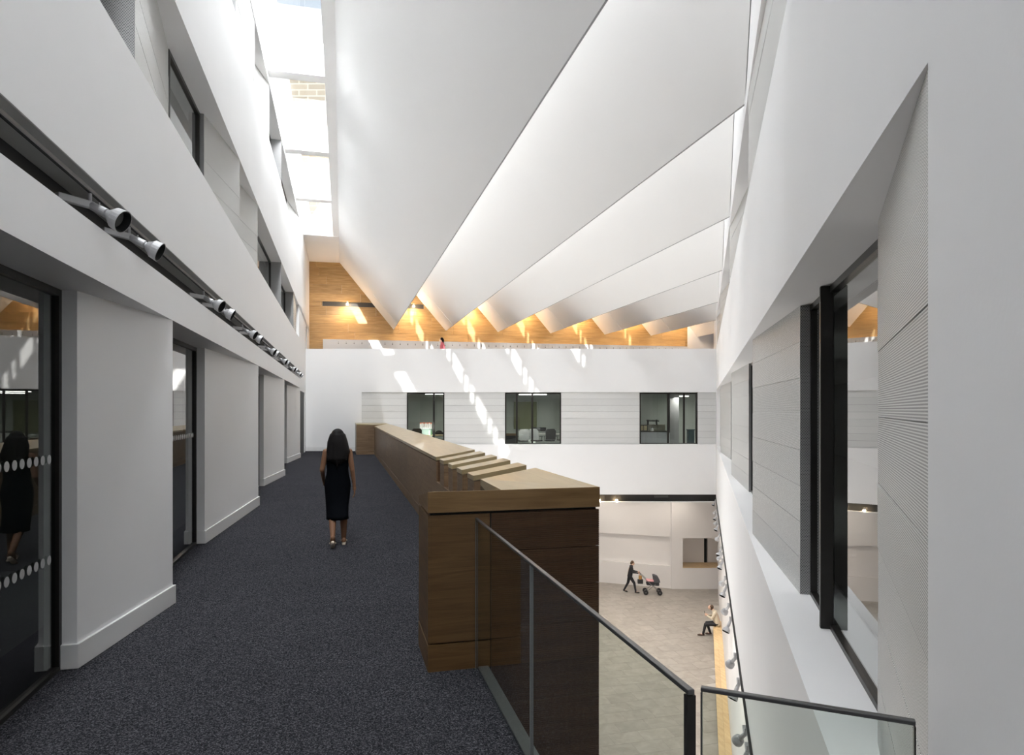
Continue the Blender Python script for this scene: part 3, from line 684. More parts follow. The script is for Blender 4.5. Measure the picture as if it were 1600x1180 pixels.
for k,Y in enumerate(YS):
    s=(Y+.42)/.9688
    b=L.p(s,TL-.09,3.49)
    aim=(e*-.22+n_*.85-Vector((0,0,.45))) if k%2==0 else (e*.0+n_*.85-Vector((0,0,.42)))
    spot('track_spotlight','grey spotlight in the left wall slot, '+ordn[k],b,aim,-e*.55-n_*.45,'spotlights along the left wall slot',sc=1.15)
# right-hand lower track
tr2=thing('lighting_track','thin black lighting track along the foot of the right wall','lighting track',R.p(18,TR-.02,-2.2))
M().box(R,7,32.6,TR-.035,TR-.001,-2.172,-2.15).build('rail',BLACK,parent=tr2)
VS=[783.6,797.8,805,813.8,821,837.6,858.5,867.5,878,906,919,949.5,971.8,1030.7,1071.7,1150,1178]
ords=['first','second','third','fourth','fifth','sixth','seventh','eighth','ninth','tenth','eleventh','twelfth','thirteenth','fourteenth','fifteenth','sixteenth','seventeenth']
er=Vector((R.e[0],R.e[1],0)); nr_=Vector((R.n[0],R.n[1],0))
for k,v in enumerate(VS[::-1]):
    Y=4.22*1040/(v-640.5); s=(Y+.16)/.961
    b=R.p(s,TR-.05,-2.18)
    spot('track_spotlight','grey spotlight on the track below the right wall, %s from the bottom'%ords[k],b,nr_*.15-Vector((0,0,.6))+er*(.5 if k%2 else -.35)-nr_*.45,er,'spotlights under the right wall',sc=1.05)

# ================================================================== GALLERY: LOCKERS, LAMPS
lk=thing('locker_bank','long bank of small white lockers against the oak gallery wall','lockers',G.p(0,.3,3.85))
LT=.42; lz1=5.60
def inv_g(u):   # s for an image column on the locker front
    k=(u-800)/1040; Yc=37.04-LT*math.hypot(1,.2038); X=Yc*k/(1-.2038*k); return X*math.hypot(1,.2038)-0.0
la,lb=inv_g(502),inv_g(1073)
M().box(G,la,lb,.0,LT-.02,3.86,lz1).build('carcass',LOCKER,parent=lk)
M().box(G,la,lb,.0,LT,lz1,lz1+.03).build('top_board',LOCKER,parent=lk)
M().box(G,la,inv_g(519),LT-.02,LT,3.9,lz1-.004).build('end_panel',LOCKER,parent=lk)
nd=50; a0=inv_g(520); dw=(lb-a0)/nd
dm=[]
for r,(za,zb_) in enumerate(((5.19,5.59),(4.78,5.18),(4.37,4.77))):
    for i in range(nd):
        x=a0+i*dw
        d_=M().box(G,x+.006,x+dw-.006,LT-.018,LT,za,zb_).build('door',LOCKER,parent=lk)
        if r<2:
            M().box(G,x+dw*.5-.018,x+dw*.5+.018,LT,LT+.012,zb_-.19,zb_-.14).build('lock',LOCK,parent=d_)
            M().box(G,x+dw*.5-.014,x+dw*.5+.014,LT,LT+.003,zb_-.11,zb_-.085).build('number_plate',LOCK,parent=d_)
WARM=(1,.66,.36)
gl_lab=['bright warm downlight in the oak wall slot nearest the left wall','bright warm downlight between the first two white fins','warm downlight washing the oak between second and third fin','warm downlight washing the oak between third and fourth fin','warm downlight washing the oak between fourth and fifth fin','warm downlight washing the oak between fifth and sixth fin','warm downlight beside the last white fin']
for k,u in enumerate((543,646,735,817,903,982,1056)):
    p=G.p(gs(u),.18,7.50)
    r=thing('downlight',gl_lab[k],'downlight',p+Vector((0,0,.16)),'downlights along the oak wall')
    M().tube(p+Vector((0,0,.16)),p+Vector((0,0,.05)),.055,n=14).build('housing',GREYM,parent=r)
    M().ball(p+Vector((0,0,.02)),.06,n=12,m=8).build('bulb',LAMPON,parent=r)
    light('gallery_lamp','SPOT',p+Vector((0.06,-.32,-.06)),50,WARM,(0,.30,-1),spot_size=2.5,spot_blend=.8,shadow_soft_size=.06)
    light('gallery_glow','POINT',p+Vector((-.35,-1.1,-.25)),17,(1,.80,.62),shadow_soft_size=.12)

# ================================================================== LOBBY: LAMPS, BENCH
for k,x in enumerate((4.13,4.94)):
    p=Vector((x,YF+.06,-2.33))
    r=thing('lobby_spotlight',['lit lobby spotlight in the black slot, half behind the oak block','lit lobby spotlight in the black slot just right of the oak block'][k],'spotlight',p+Vector((0,0,.1)),'lit spotlights in the far slot')
    M().tube(p+Vector((0,0,.10)),p+Vector((0,0,.03)),.05,n=12).build('housing',GREYM,parent=r)
    M().ball(p,.055,n=12,m=8).build('bulb',LAMPON,parent=r)
    light('lobby_lamp','SPOT',p+Vector((0,-.05,-.07)),70,(1,.86,.70),(0,.15,-1),spot_size=2.2,spot_blend=.7,shadow_soft_size=.05)
M().box(W,YF+.1,YF+.2,6.75,7.4,-2.2,-2.12).build('vent_grille',SLOTG,parent=wall_far,label='short grille in the black slot')
for x,y,pw in ((8.6,33.7,22),(6.9,33.7,26),(4.8,34.4,40),(5.5,31,170),(2.0,26,220),(5.5,25.5,150),(3.5,20,190)):
    light('lobby_fill_spot','SPOT',(x,y,-2.5),pw,(1,.90,.78),(0.0,.12 if y<33 else .6,-1),spot_size=2.3,spot_blend=.9,shadow_soft_size=.15)  # added spots without fixtures, brighten the lobby floor and back wall
for s in (10,13.5,17,20.5,24,27.5,31):
    light('wall_wash_lamp','SPOT',R.p(s,TR-.10,-2.5),70,(1,.88,.74),R.p(0,.35,-1)-R.p(0,0,0),spot_size=1.6,spot_blend=.8,shadow_soft_size=.06)
bn=thing('bench','long built-in oak bench along the lower right lobby wall','bench',R.p(18,.54,GZ))
bs1=(28.25+.12)/.961
M().box(R,8,bs1,.40,.71,GZ+.0,GZ+.40).build('plinth',plain('bench_plinth',(.30,.26,.27),.6),parent=bn)
q=8
while q<bs1:
    e_=min(q+1.8,bs1)
    M().box(R,q+.002,e_-.002,.375,.54,GZ+.405,GZ+.45).build('plank',OAKBENCH,parent=bn); M().box(R,q+.002,e_-.002,.543,.708,GZ+.405,GZ+.45).build('plank',OAKBENCH,parent=bn)
    q=e_

# ================================================================== ROOMS BEHIND THE FAR WINDOWS
FZ=0.0
def tube_light(x0,x1,y,z,label):
    o=M().box(W,y,y+.10,x0,x1,z,z+.04); r=thing('tube_light',label,'ceiling light',(x0+(x1-x0)/2,y,z),'strip lights in the far rooms')
    M().box(W,y-.01,y+.11,x0-.03,x1+.03,z+.04,z+.10).build('housing',ALU,parent=r); o.build('diffuser',TUBE,parent=r)
    light('room_light','AREA',((x0+x1)/2,y,z-.05),30,(1,.97,.9),(0,0,-1),size=1.0)
tube_light(-4.35,-3.4,YF+2,2.72,'glowing strip light in the left far room')
tube_light(.35,1.75,YF+2.2,2.70,'glowing strip light in the middle far room')
tube_light(8.55,9.0,YF+2.5,2.62,'short glowing strip light in the right far room')
WSH=plain('white_shell',(.72,.72,.72),.35); DKP=plain('dark_plastic',(.02,.02,.022),.4); TEAL=plain('teal_bin',(.02,.07,.08),.4); RED=plain('orange_red',(.55,.14,.07),.5)
def chair(label,x,y,rz,mat,armc=DKP,group='chairs in the far rooms',round_=False):
    r=thing('office_chair',label,'chair',(x,y,FZ),group); c=math.cos(rz); s=math.sin(rz); fr=Frame(-s,c,x,y)   # s forward
    M().prism(fr,[(-.22,-.22),(.22,-.24),(.25,0),(.22,.24),(-.22,.22)],FZ+.42,FZ+.48).build('seat',armc,parent=r,bevel=.02)
    if round_:
        m=M(); pts=[(math.cos(w)*.26,math.sin(w)*.30) for w in [math.pi*i/10 for i in range(11)]]
        A=[fr.p(-.22,a,FZ+.62+b) for a,b in pts]; B=[fr.p(-.26,a,FZ+.62+b) for a,b in pts]; m.extr(A,B).build('backrest',mat,parent=r)
    else:
        m=M(); pts=[(-.24,.50),(-.26,.92),(-.18,1.02),(.18,1.02),(.26,.92),(.24,.50)]
        A=[fr.p(-.22-(z-.5)*.14,a,FZ+z) for a,z in pts]; B=[fr.p(-.27-(z-.5)*.14,a,FZ+z) for a,z in pts]; m.extr(A,B).build('backrest',mat,parent=r,bevel=.01)
    for q in (-1,1):
        m=M(); m.tube(fr.p(-.18,q*.27,FZ+.66),fr.p(.16,q*.27,FZ+.66),.018,n=8); m.tube(fr.p(.1,q*.27,FZ+.66),fr.p(.02,q*.24,FZ+.45),.014,n=8); m.build('armrest',armc,parent=r)
    M().tube(fr.p(0,0,FZ+.42),fr.p(0,0,FZ+.1),.025,n=8).build('column',ALU,parent=r)
    m=M()
    for k in range(5): w=2*math.pi*k/5; m.tube(fr.p(0,0,FZ+.1),fr.p(.27*math.cos(w),.27*math.sin(w),FZ+.05),.018,.012,n=6); m.ball(fr.p(.27*math.cos(w),.27*math.sin(w),FZ+.03),.03,n=8,m=6)
    m.build('base',DKP,parent=r)
    return r
def table(name,label,x0,x1,y0,y1,h,top,leg=ALU):
    r=thing(name,label,'table',((x0+x1)/2,(y0+y1)/2,FZ)); M().box(W,y0,y1,x0,x1,FZ+h-.03,FZ+h).build('table_top',top,parent=r,bevel=.004)
    for a in (x0+.05,x1-.05):
        for b in (y0+.05,y1-.05): M().tube((a,b,FZ+h-.03),(a,b,FZ),.02,n=8).build('leg',leg,parent=r)
    return r
PALET=plain('pale_top',(.55,.53,.5),.4)
Y0=YF+.5
chair('white backed armchair at the left of the middle far window',fl(817,Y0+.3),Y0+.3,.2,WSH)
chair('bright white armchair just right of the middle window mullions',fl(838,Y0+.5),Y0+.5,-.5,WSH)
chair('dark office chair right of the white armchairs',fl(859,Y0+.7),Y0+.7,.1,DKP)
chair('dark office chair at the right edge of the middle far window',fl(879,Y0+1.2),Y0+1.2,.3,DKP)
table('desk','pale desk behind the chairs in the middle far room',1.0,3.6,YF+2.0,YF+2.8,.74,PALET)
for k,(u,lb_) in enumerate(((834,'small dark monitor, left one of three on the far desk'),(841,'small dark monitor, middle one of three on the far desk'),(849,'small dark monitor, right one of three on the far desk'))):
    x=fl(u,YF+2.4); r=thing('monitor',lb_,'monitor',(x,YF+2.4,.742),'monitors on the far desk')
    M().box(W,YF+2.38,YF+2.42,x-.14,x+.14,.85,1.06).build('screen',DKP,parent=r); M().tube((x,YF+2.42,.744),(x,YF+2.42,.9),.02,n=8).build('stand',ALU,parent=r)
    M().box(W,YF+2.33,YF+2.50,x-.08,x+.08,.741,.75).build('foot',ALU,parent=r)
cab=thing('low_cabinet','dark low cabinet with a wooden top at the left of the middle far window','cabinet',(fl(797),YF+1.0,0))
M().box(W,YF+.8,YF+1.3,fl(789)-.2,fl(806),0,.70).build('body',DKP,parent=cab); M().box(W,YF+.78,YF+1.32,fl(789)-.2,fl(806)+.02,.70,.80).build('top',OAKP,parent=cab)
bl=thing('roller_blind','olive roller blind on the back wall of the middle far room','blind',(.5,YF+4.9,1.2))
M().box(W,YF+4.93,YF+4.95,.1,1.35,.9,2.4).build('fabric',plain('olive',(.16,.17,.10),.8),parent=bl); M().tube((.08,YF+4.93,2.42),(1.37,YF+4.93,2.42),.03,n=8).build('roller',ALU,parent=bl)
# left far room
table('reading_table','oak table in the left far room, beside the round backed chair',-4.6,-3.2,YF+.9,YF+1.6,.72,OAKTOP)
chair('dark round backed chair in the left far window',fl(685,YF+1.7),YF+1.75,math.pi,DKP,round_=True)
chair('dark office chair low in the left far window behind the parapet',fl(648,YF+1.9),YF+2.1,.4,DKP)
sh=thing('display_shelf','pale glass fronted shelf unit in the left far room','shelf',(fl(665,YF+2.6),YF+2.6,0))
xa,xb=fl(657,YF+2.6),fl(675,YF+2.6)
M().box(W,YF+2.5,YF+2.9,xa,xb,.0,.98).build('body',plain('pale_green',(.30,.38,.35),.4),parent=sh); M().box(W,YF+2.48,YF+2.92,xa-.02,xb+.02,.98,1.02).build('top',WSH,parent=sh)
for k in range(7):
    x=xa-.05+(xb-xa+.05)*(k+.5)/7
    o=M().box(W,YF+2.55,YF+2.8,x-.03,x+.03,1.022,1.24+.02*(k%2)); r=thing('binder',['white binder with red top, first from left on the pale shelf','white binder with red top, second from left on the pale shelf','white binder with red top, third from left on the pale shelf','white binder with red top, middle one on the pale shelf','white binder with red top, third from right on the pale shelf','white binder with red top, second from right on the pale shelf','white binder with red top, rightmost on the pale shelf'][k],'binder',(x,YF+2.65,1.022),'binders on the pale shelf')
    o.build('cover',WSH,parent=r); M().box(W,YF+2.56,YF+2.79,x-.028,x+.028,1.24+.02*(k%2),1.29+.01*(k%3)).build('top_edge',RED,parent=r)
light('shelf_lamp','SPOT',((xa+xb)/2,YF+2.2,2.5),45,(1,.95,.85),(0,.25,-1),spot_size=.6,spot_blend=.5)
for k,u in enumerate((671,674)):
    x=fl(u,YF+1.2); r=thing('bottle',['pale bottle on the oak table, left of two','greenish bottle on the oak table, right of two'][k],'bottle',(x,YF+1.2,.722),'bottles on the oak table')
    M().lathe((x,YF+1.2,.722),(0,0,1),[(0,.03),(.01,.035),(.14,.035),(.19,.013),(.24,.012)],12).build('body',[WSH,plain('green_glass',(.12,.22,.12),.2)][k],parent=r); M().tube((x,YF+1.2,.962),(x,YF+1.2,.98),.014,n=8).build('stopper',DKP,parent=r)
# kitchen behind the right far window
kt=thing('kitchen_counter','pale kitchen counter seen through the right far window','counter',(fl(1018,YF+1.5),YF+1.5,0))
ka,kb=fl(1000,YF+1.2)-.4,fl(1044,YF+1.2)
M().box(W,YF+1.2,YF+1.8,ka,kb,0,.86).build('body',plain('counter_grey',(.42,.43,.45),.4),parent=kt); M().box(W,YF+1.18,YF+1.82,ka,kb+.03,.86,.90).build('worktop',plain('dark_worktop',(.05,.05,.04),.3),parent=kt)
for k in range(3): M().box(W,YF+1.19,YF+1.199,ka+.1+k*.6,ka+.66+k*.6,.05,.83).build('door',plain('counter_door',(.45,.46,.48),.35),parent=kt)
M().box(W,YF+1.8,YF+1.83,ka,kb,.90,1.22).build('splashback',plain('splash',(.28,.27,.22),.3),parent=kt)
rk=thing('plate_rack','dark wall rack above the kitchen counter','rack',(fl(1020,YF+1.7),YF+1.75,1.38)); m=M(); 
ra,rb=fl(1010,YF+1.7),fl(1029,YF+1.7)
m.tube((ra,YF+1.6,1.40),(rb,YF+1.6,1.38),.02,n=8); m.tube((ra,YF+1.75,1.44),(rb,YF+1.75,1.42),.015,n=8)
for k in range(7): x=ra+(rb-ra)*k/6; m.tube((x,YF+1.6,1.40),(x,YF+1.75,1.43),.01,n=6)
m.build('rails',DKP,parent=rk); M().box(W,YF+1.74,YF+1.83,ra+.05,ra+.12,1.2,1.46).build('bracket',DKP,parent=rk); M().box(W,YF+1.74,YF+1.83,rb-.12,rb-.05,1.2,1.46).build('bracket',DKP,parent=rk)
for k in range(2):
    x=fl(1003+k*5.5,YF+1.5); r=thing('framed_picture',['framed picture leaning on the kitchen counter, left one','framed picture leaning on the kitchen counter, right one'][k],'picture',(x,YF+1.5,.902),'pictures leaning on the counter')
    M().box(W,YF+1.5,YF+1.53,x-.1,x+.1,.902,1.2).build('frame',DKP,parent=r); M().box(W,YF+1.493,YF+1.499,x-.075,x+.075,.93,1.17).build('print',plain('cream_print',(.55,.45,.26),.5),parent=r)
kl=thing('kettle','small pale kettle on the far kitchen counter','kettle',(fl(1019,YF+1.45),YF+1.45,.902)); x=kl.location.x
M().lathe((x,YF+1.45,.902),(0,0,1),[(0,.07),(.02,.08),(.12,.06),(.16,.03)],14).build('body',WSH,parent=kl); M().tube((x+.06,YF+1.45,.98),(x+.13,YF+1.45,1.04),.012,n=8).build('spout',ALU,parent=kl); M().tube((x-.05,YF+1.45,1.05),(x+.05,YF+1.45,1.08),.01,n=8).build('handle',DKP,parent=kl)
bi=thing('waste_bin','tall dark teal bin in the right far window','bin',(fl(1079,YF+1.2),YF+1.2,0)); x=fl(1079,YF+1.2)
M().box(W,YF+1.0,YF+1.4,x-.14,x+.14,.3,.95).build('body',TEAL,parent=bi,bevel=.02); M().box(W,YF+.98,YF+1.42,x-.16,x+.16,.95,1.0).build('lid',TEAL,parent=bi); M().box(W,YF+1.02,YF+1.38,x-.13,x+.13,0,.3).build('base',WSH,parent=bi)
w=M(); w.box(W,YF+2.6,YF+2.8,fl(1046,YF+2.7),fl(1060,YF+2.7),0,2.9); w.build('wall_partition',plaster('partition',(.25,.25,.26)),kind='structure')

# ================================================================== BRICK BUILDING OUTSIDE, SEEN THROUGH THE ROOF LIGHT
bb=thing('brick_building','tan brick building seen through the narrow roof light','building',(-22,62,GZ))
M().box(W,60,66,-40,-10,GZ,33.0).build('facade',BRICK,parent=bb); M().box(W,59.8,66.2,-40.2,-9.8,33.0,33.4).build('parapet',ROOFM,parent=bb)
for k in range(6): M().box(W,59.9,60.0,-38+k*4.6,-36+k*4.6,17.0,19.6).build('window',plain('pale_glass',(.3,.33,.36),.2),parent=bb)

# ================================================================== PEOPLE
SKIN=plain('skin',(.20,.10,.055),.55,0,.3); SKINL=plain('skin_light',(.62,.40,.30),.5); HAIR=plain('hair_black',(.006,.005,.005),.65,0,.2); HAIRB=plain('hair_brown',(.07,.035,.015),.5)
DRESS=plain('black_dress',(.004,.005,.007),.9,0,.05); CREAM=plaster('cream_jacket',(.62,.55,.43),.03,.8); TROU=plain('black_trousers',(.012,.012,.016),.7); SHOE=plain('brown_shoes',(.06,.025,.012),.35)
SANDAL=plain('pale_sandal',(.62,.52,.42),.5); PINK=plain('pink_top',(.70,.16,.20),.7); PINKP=plain('pink_blanket',(.75,.38,.40),.8); TAN=plain('tan_bag',(.35,.19,.05),.5)
def fuse(m, name, mat, parent, voxel, smooth=4, label=None):
    me=m.mesh(name, woff(parent))
    o=bpy.data.objects.new(name, me); COL.objects.link(o); me.materials.append(mat); o.parent=parent
    r=o.modifiers.new('r','REMESH'); r.mode='VOXEL'; r.voxel_size=voxel; r.use_smooth_shade=True
    s=o.modifiers.new('s','SMOOTH'); s.iterations=smooth; s.factor=.5
    bpy.context.view_layer.update(); dg=bpy.context.evaluated_depsgraph_get()
    nm=bpy.data.meshes.new_from_object(o.evaluated_get(dg)); o.modifiers.clear(); o.data=nm
    if label: o['label']=label
    return o
class Pose:
    def __init__(self, loc, rz): self.o=Vector(loc); self.c=math.cos(rz); self.s=math.sin(rz)
    def __call__(self,x,y,z): return self.o+Vector((x*self.c-y*self.s, x*self.s+y*self.c, z))
def hand(m,P,w,d,side,curl=.3,sc=1.0):
    """w wrist (local), d direction of the hand, side: direction in which the fingers spread, thumb towards -side"""
    w=Vector(w); d=Vector(d).normalized(); sd=Vector(side); sd=(sd-d*sd.dot(d)).normalized(); nrm=d.cross(sd)
    m.bone(P(*w),.024*sc,P(*(w+d*.03*sc)),.027*sc)
    for k in range(4):
        o=(k-1.5)*.019*sc; ln_=[.068,.078,.074,.058][k]*sc
        k0=w+d*.02*sc+sd*o*.6; k1=w+d*.088*sc+sd*o
        m.bone(P(*k0),.014*sc,P(*k1),.0115*sc,8)
        d2=(d*math.cos(curl)+nrm*math.sin(curl)); k2=k1+d2*ln_*.5; d3=(d*math.cos(curl*2.2)+nrm*math.sin(curl*2.2)); k3=k2+d3*ln_*.5
        m.bone(P(*k1),.0105*sc,P(*k2),.0095*sc,8); m.bone(P(*k2),.0095*sc,P(*k3),.008*sc,8)
    t0=w+d*.025*sc-sd*.02*sc; t1=t0+(d*.7-sd*.75)*.045*sc; t2=t1+(d*.95-sd*.25)*.035*sc
    m.bone(P(*t0),.014*sc,P(*t1),.012*sc,8); m.bone(P(*t1),.012*sc,P(*t2),.0095*sc,8)
def head(m,P,c,yaw=0,tilt=0,sc=1.0):
    c=Vector(c); R3=Matrix.Rotation(yaw,3,'Z')@Matrix.Rotation(-tilt,3,'X')
    W3=Matrix(((P.c,-P.s,0),(P.s,P.c,0),(0,0,1)))@R3
    def q(x,y,z): v=c+R3@Vector((x,y,z))*sc; return P(*v)
    m.ball(q(0,-.012,.02),.075*sc,.092*sc,.092*sc,W3,16,12); m.ball(q(0,.015,-.04),.058*sc,.068*sc,.075*sc,W3,14,10)
    m.ball(q(0,.045,-.085),.03*sc,.03*sc,.024*sc,W3,10,8)
    m.bone(q(0,.082,.0),.010*sc,q(0,.100,-.035),.014*sc,8)
    m.ball(q(-.012,.088,-.068),.016*sc,.008*sc,.006*sc,W3,8,6); m.ball(q(.012,.088,-.068),.016*sc,.008*sc,.006*sc,W3,8,6)
    m.ball(q(0,.080,.022),.05*sc,.014*sc,.010*sc,W3,8,6)
    for sx in (-1,1): m.ball(q(sx*.076,-.005,-.012),.012*sc,.020*sc,.030*sc,W3,8,6)
    return q
def eyes(P,q,parent,sc=1.0):
    m=M(); [m.ball(q(sx*.03,.078,.003),.011*sc,n=8,m=6) for sx in (-1,1)]; m.sm=True; m.build('eyes',plain('eye_white',(.6,.58,.55),.2),parent=parent)
def foot(m,P,a,toe,r=.038,h=.03):
    a=Vector(a); toe=Vector(toe); d=(toe-a); m.bone(P(*(a-d*.18+Vector((0,0,-.0)))),r*.9,P(*(a+d*.45)),r); m.bone(P(*(a+d*.45)),r,P(*toe),r*.62)
# ---- woman in the black dress, walking away along the corridor
wl=Vector((-2.52,9.62,0)); ang=math.atan2(-L.e[0],L.e[1])
wo=thing('person','person with long dark hair in a black dress walking away along the carpet','person',wl)
P=Pose(wl,ang)
b=M()
b.ball(P(0,0,.92),.155,.105,.13,n=16,m=10); b.bone(P(-.035,0,1.0),.085,P(-.05,.01,1.26),.092); b.bone(P(.035,0,1.0),.085,P(.05,.01,1.26),.092)
b.bone(P(-.09,0,1.335),.055,P(.09,0,1.335),.055); b.bone(P(-.13,0,1.35),.045,P(.13,0,1.35),.045); b.bone(P(0,-.005,1.33),.065,P(0,.005,1.46),.046)
qh=head(b,P,(0,.015,1.545),yaw=-.12,tilt=.05)
# legs: right planted ahead, left pushing off behind
b.bone(P(.085,.0,.88),.085,P(.085,.10,.49),.058); b.bone(P(.085,.10,.49),.055,P(.085,.05,.36),.055); b.bone(P(.085,.05,.36),.055,P(.085,.03,.085),.034)
foot(b,P,(.085,.03,.055),(.092,.19,.035))
b.bone(P(-.085,.0,.88),.085,P(-.07,-.01,.49),.058); b.bone(P(-.07,-.01,.49),.053,P(-.07,-.13,.38),.055); b.bone(P(-.07,-.13,.38),.054,P(-.065,-.30,.175),.034)
foot(b,P,(-.065,-.315,.14),(-.068,-.23,.03))
b.bone(P(.165,0,1.345),.046,P(.205,-.05,1.08),.036); b.bone(P(.205,-.05,1.08),.036,P(.235,-.01,.84),.024); hand(b,P,(.235,-.01,.83),(.04,.06,-1),(0,-1,0),.25)
b.bone(P(-.165,0,1.345),.046,P(-.215,-.04,1.09),.036); b.bone(P(-.215,-.04,1.09),.036,P(-.20,.16,.93),.024); hand(b,P,(-.20,.165,.925),(.05,1,-.45),(0,.4,1),.35)
fuse(b,'body',SKIN,wo,.0075,3)
eyes(P,qh,wo)
d_=M(); n=20; loops=[]
prof=[(.385,.158,.175,-.045),(.44,.155,.17,-.04),(.55,.158,.145,-.015),(.70,.172,.128,0),(.85,.185,.130,0),(.93,.180,.128,0),(1.02,.158,.120,0),(1.09,.150,.116,0),(1.18,.160,.124,.0),(1.27,.172,.130,.005),(1.34,.168,.112,.0),(1.375,.135,.078,-.005)]
for z,rx,ry,cy in prof:
    for i in range(n):
        w_=2*math.pi*i/n; k_=1+(.03*math.sin(w_*5+z*9) if z<.8 else 0); d_.v.append(P(rx*k_*math.cos(w_),cy+ry*k_*math.sin(w_),z))
for j in range(len(prof)-1):
    for i in range(n): d_.f.append([j*n+i,j*n+(i+1)%n,(j+1)*n+(i+1)%n,(j+1)*n+i])
d_.f.append(list(range((len(prof)-1)*n,len(prof)*n))); d_.f.append(list(range(n))[::-1]); d_.sm=True
for sx in (-1,1): d_.bone(P(sx*.10,-.075,1.31),.014,P(sx*.095,-.045,1.395),.014,8); d_.bone(P(sx*.095,-.045,1.395),.014,P(sx*.09,.07,1.33),.014,8)
dr=d_.build('dress',DRESS,parent=wo)
h_=M(); rr=random.Random(5)
h_.ball(P(0,-.01,1.585),.092,.108,.095,n=18,m=12)
for k in range(26):
    a_=math.pi*(k/25.)-math.pi; x=math.cos(a_)*.085; y=math.sin(a_)*.095-.005
    L1=1.16+abs(x)*1.0+rr.uniform(-.03,.03); p=[(x,y,1.58),(x*1.35,y*1.1-.01,1.48),(x*1.5+rr.uniform(-.015,.015),y*.75-.055,1.36),(x*1.35+rr.uniform(-.02,.02),y*.6-.085,1.25),(x*.9+rr.uniform(-.01,.01),y*.4-.10,L1)]
    rs=[.03,.032,.032,.028,.012]
    for j in range(4): h_.bone(P(*p[j]),rs[j],P(*p[j+1]),rs[j+1],8)
fuse(h_,'hair',HAIR,wo,.009,2)
for a,c,st in ((Vector((.085,-.03,.008)),Vector((.092,.205,.008)),1),(Vector((-.065,-.355,.10)),Vector((-.068,-.215,.008)),0)):
    m=M(); m.bone(P(*a),.026,P(*((a+c)/2)),.030,10); m.bone(P(*((a+c)/2)),.032,P(*c),.028,10)
    if st: m.bone(P(.05,.10,.04),.012,P(.085,.11,.075),.012,8); m.bone(P(.085,.11,.075),.012,P(.125,.10,.04),.012,8)
    else: m.bone(P(-.105,-.26,.075),.012,P(-.03,-.26,.075),.012,8)
    m.sm=True; m.build('sandal',SANDAL,parent=wo)

def clothed(label, loc, rz, J, top, trou, shoe, hair, skin, sc=1.0, voxel=.014, skirt=None, longhair=False, yaw=0, tilt=0, gcurl=.5):
    """J: joints in local metres; pel, chest, neck, head, sh (x half), elbow/wrist/knee/ankle/toe as pairs (left,right)"""
    root=thing('person',label,'person',loc); P=Pose(loc,rz)
    pel=Vector(J['pel']); ch=Vector(J['chest']); nk=Vector(J['neck']); hd=Vector(J['head'])
    b=M(); b.bone(P(*pel),.12,P(*ch),.12); b.bone(P(*ch),.07,P(*nk),.05); b.bone(P(*nk),.05,P(*hd),.05); q=head(b,P,hd,yaw,tilt)
    t=M(); hx=.075
    for sx in (-1,1):
        t.bone(P(pel.x+sx*.06,pel.y,pel.z-.04),.125,P(ch.x+sx*hx,ch.y,ch.z),.115)
    t.bone(P(ch.x-.13,ch.y-.01,ch.z+.09),.068,P(ch.x+.13,ch.y-.01,ch.z+.09),.068); t.bone(P(*(ch+(nk-ch)*.4)),.085,P(*(ch+(nk-ch)*.85)),.062)
    l=M(); l.bone(P(pel.x-.07,pel.y,pel.z-.02),.115,P(pel.x+.07,pel.y,pel.z-.02),.115); s_=M()
    for i,sx in enumerate((-1,1)):
        sh_=Vector((ch.x+sx*.175,ch.y-.01,ch.z+.09)); el=Vector(J['elbow'][i]); wr=Vector(J['wrist'][i]); kn=Vector(J['knee'][i]); an=Vector(J['ankle'][i]); to=Vector(J['toe'][i]); hp=Vector((pel.x+sx*.09,pel.y,pel.z-.03))
        t.bone(P(*sh_),.064,P(*el),.050); t.bone(P(*el),.050,P(*(el+(wr-el)*.93)),.036)
        b.bone(P(*sh_),.045,P(*el),.035); b.bone(P(*el),.035,P(*wr),.025)
        hand(b,P,wr,J.get('hdir',(wr-el,wr-el))[i] if 'hdir' in J else (wr-el),(0,0,1) if abs((wr-el).normalized().z)<.7 else (0,1,0),gcurl)
        l.bone(P(*hp),.098,P(*kn),.068); l.bone(P(*kn),.066,P(*an),.048)
        b.bone(P(*hp),.08,P(*kn),.052); b.bone(P(*kn),.05,P(*an),.036); b.bone(P(*an),.036,P(*(an+(to-an)*.6)),.03)
        s_.bone(P(*(an+Vector((0,0,-.035))-(to-an)*.15)),.040,P(*(an+(to-an)*.6+Vector((0,0,-.01)))),.042); s_.bone(P(*(an+(to-an)*.6+Vector((0,0,-.01)))),.042,P(*to),.030)
    fuse(b,'body',skin,root,voxel*.75,2); eyes(P,q,root)
    fuse(t,'jacket' if top is not PINK else 'top',top,root,voxel,3); fuse(l,'trousers',trou,root,voxel,3); fuse(s_,'shoes',shoe,root,voxel*.8,2)
    h=M(); R3=Matrix.Rotation(yaw,3,'Z')@Matrix.Rotation(-tilt,3,'X')
    def q2(x,y,z): return P(*(hd+R3@Vector((x,y,z))))
    h.ball(q2(0,-.022,.04),.086,.100,.088,n=14,m=10)
    h.ball(q2(0,-.06,-.01),.074,.06,.085,n=12,m=8)
    if longhair:
        for x in (-.06,0,.06): h.bone(q2(x,-.07,0),.045,q2(x*1.1,-.09,-.16),.03,8)
    fuse(h,'hair',hair,root,voxel*.8,2)
    return root,P,q
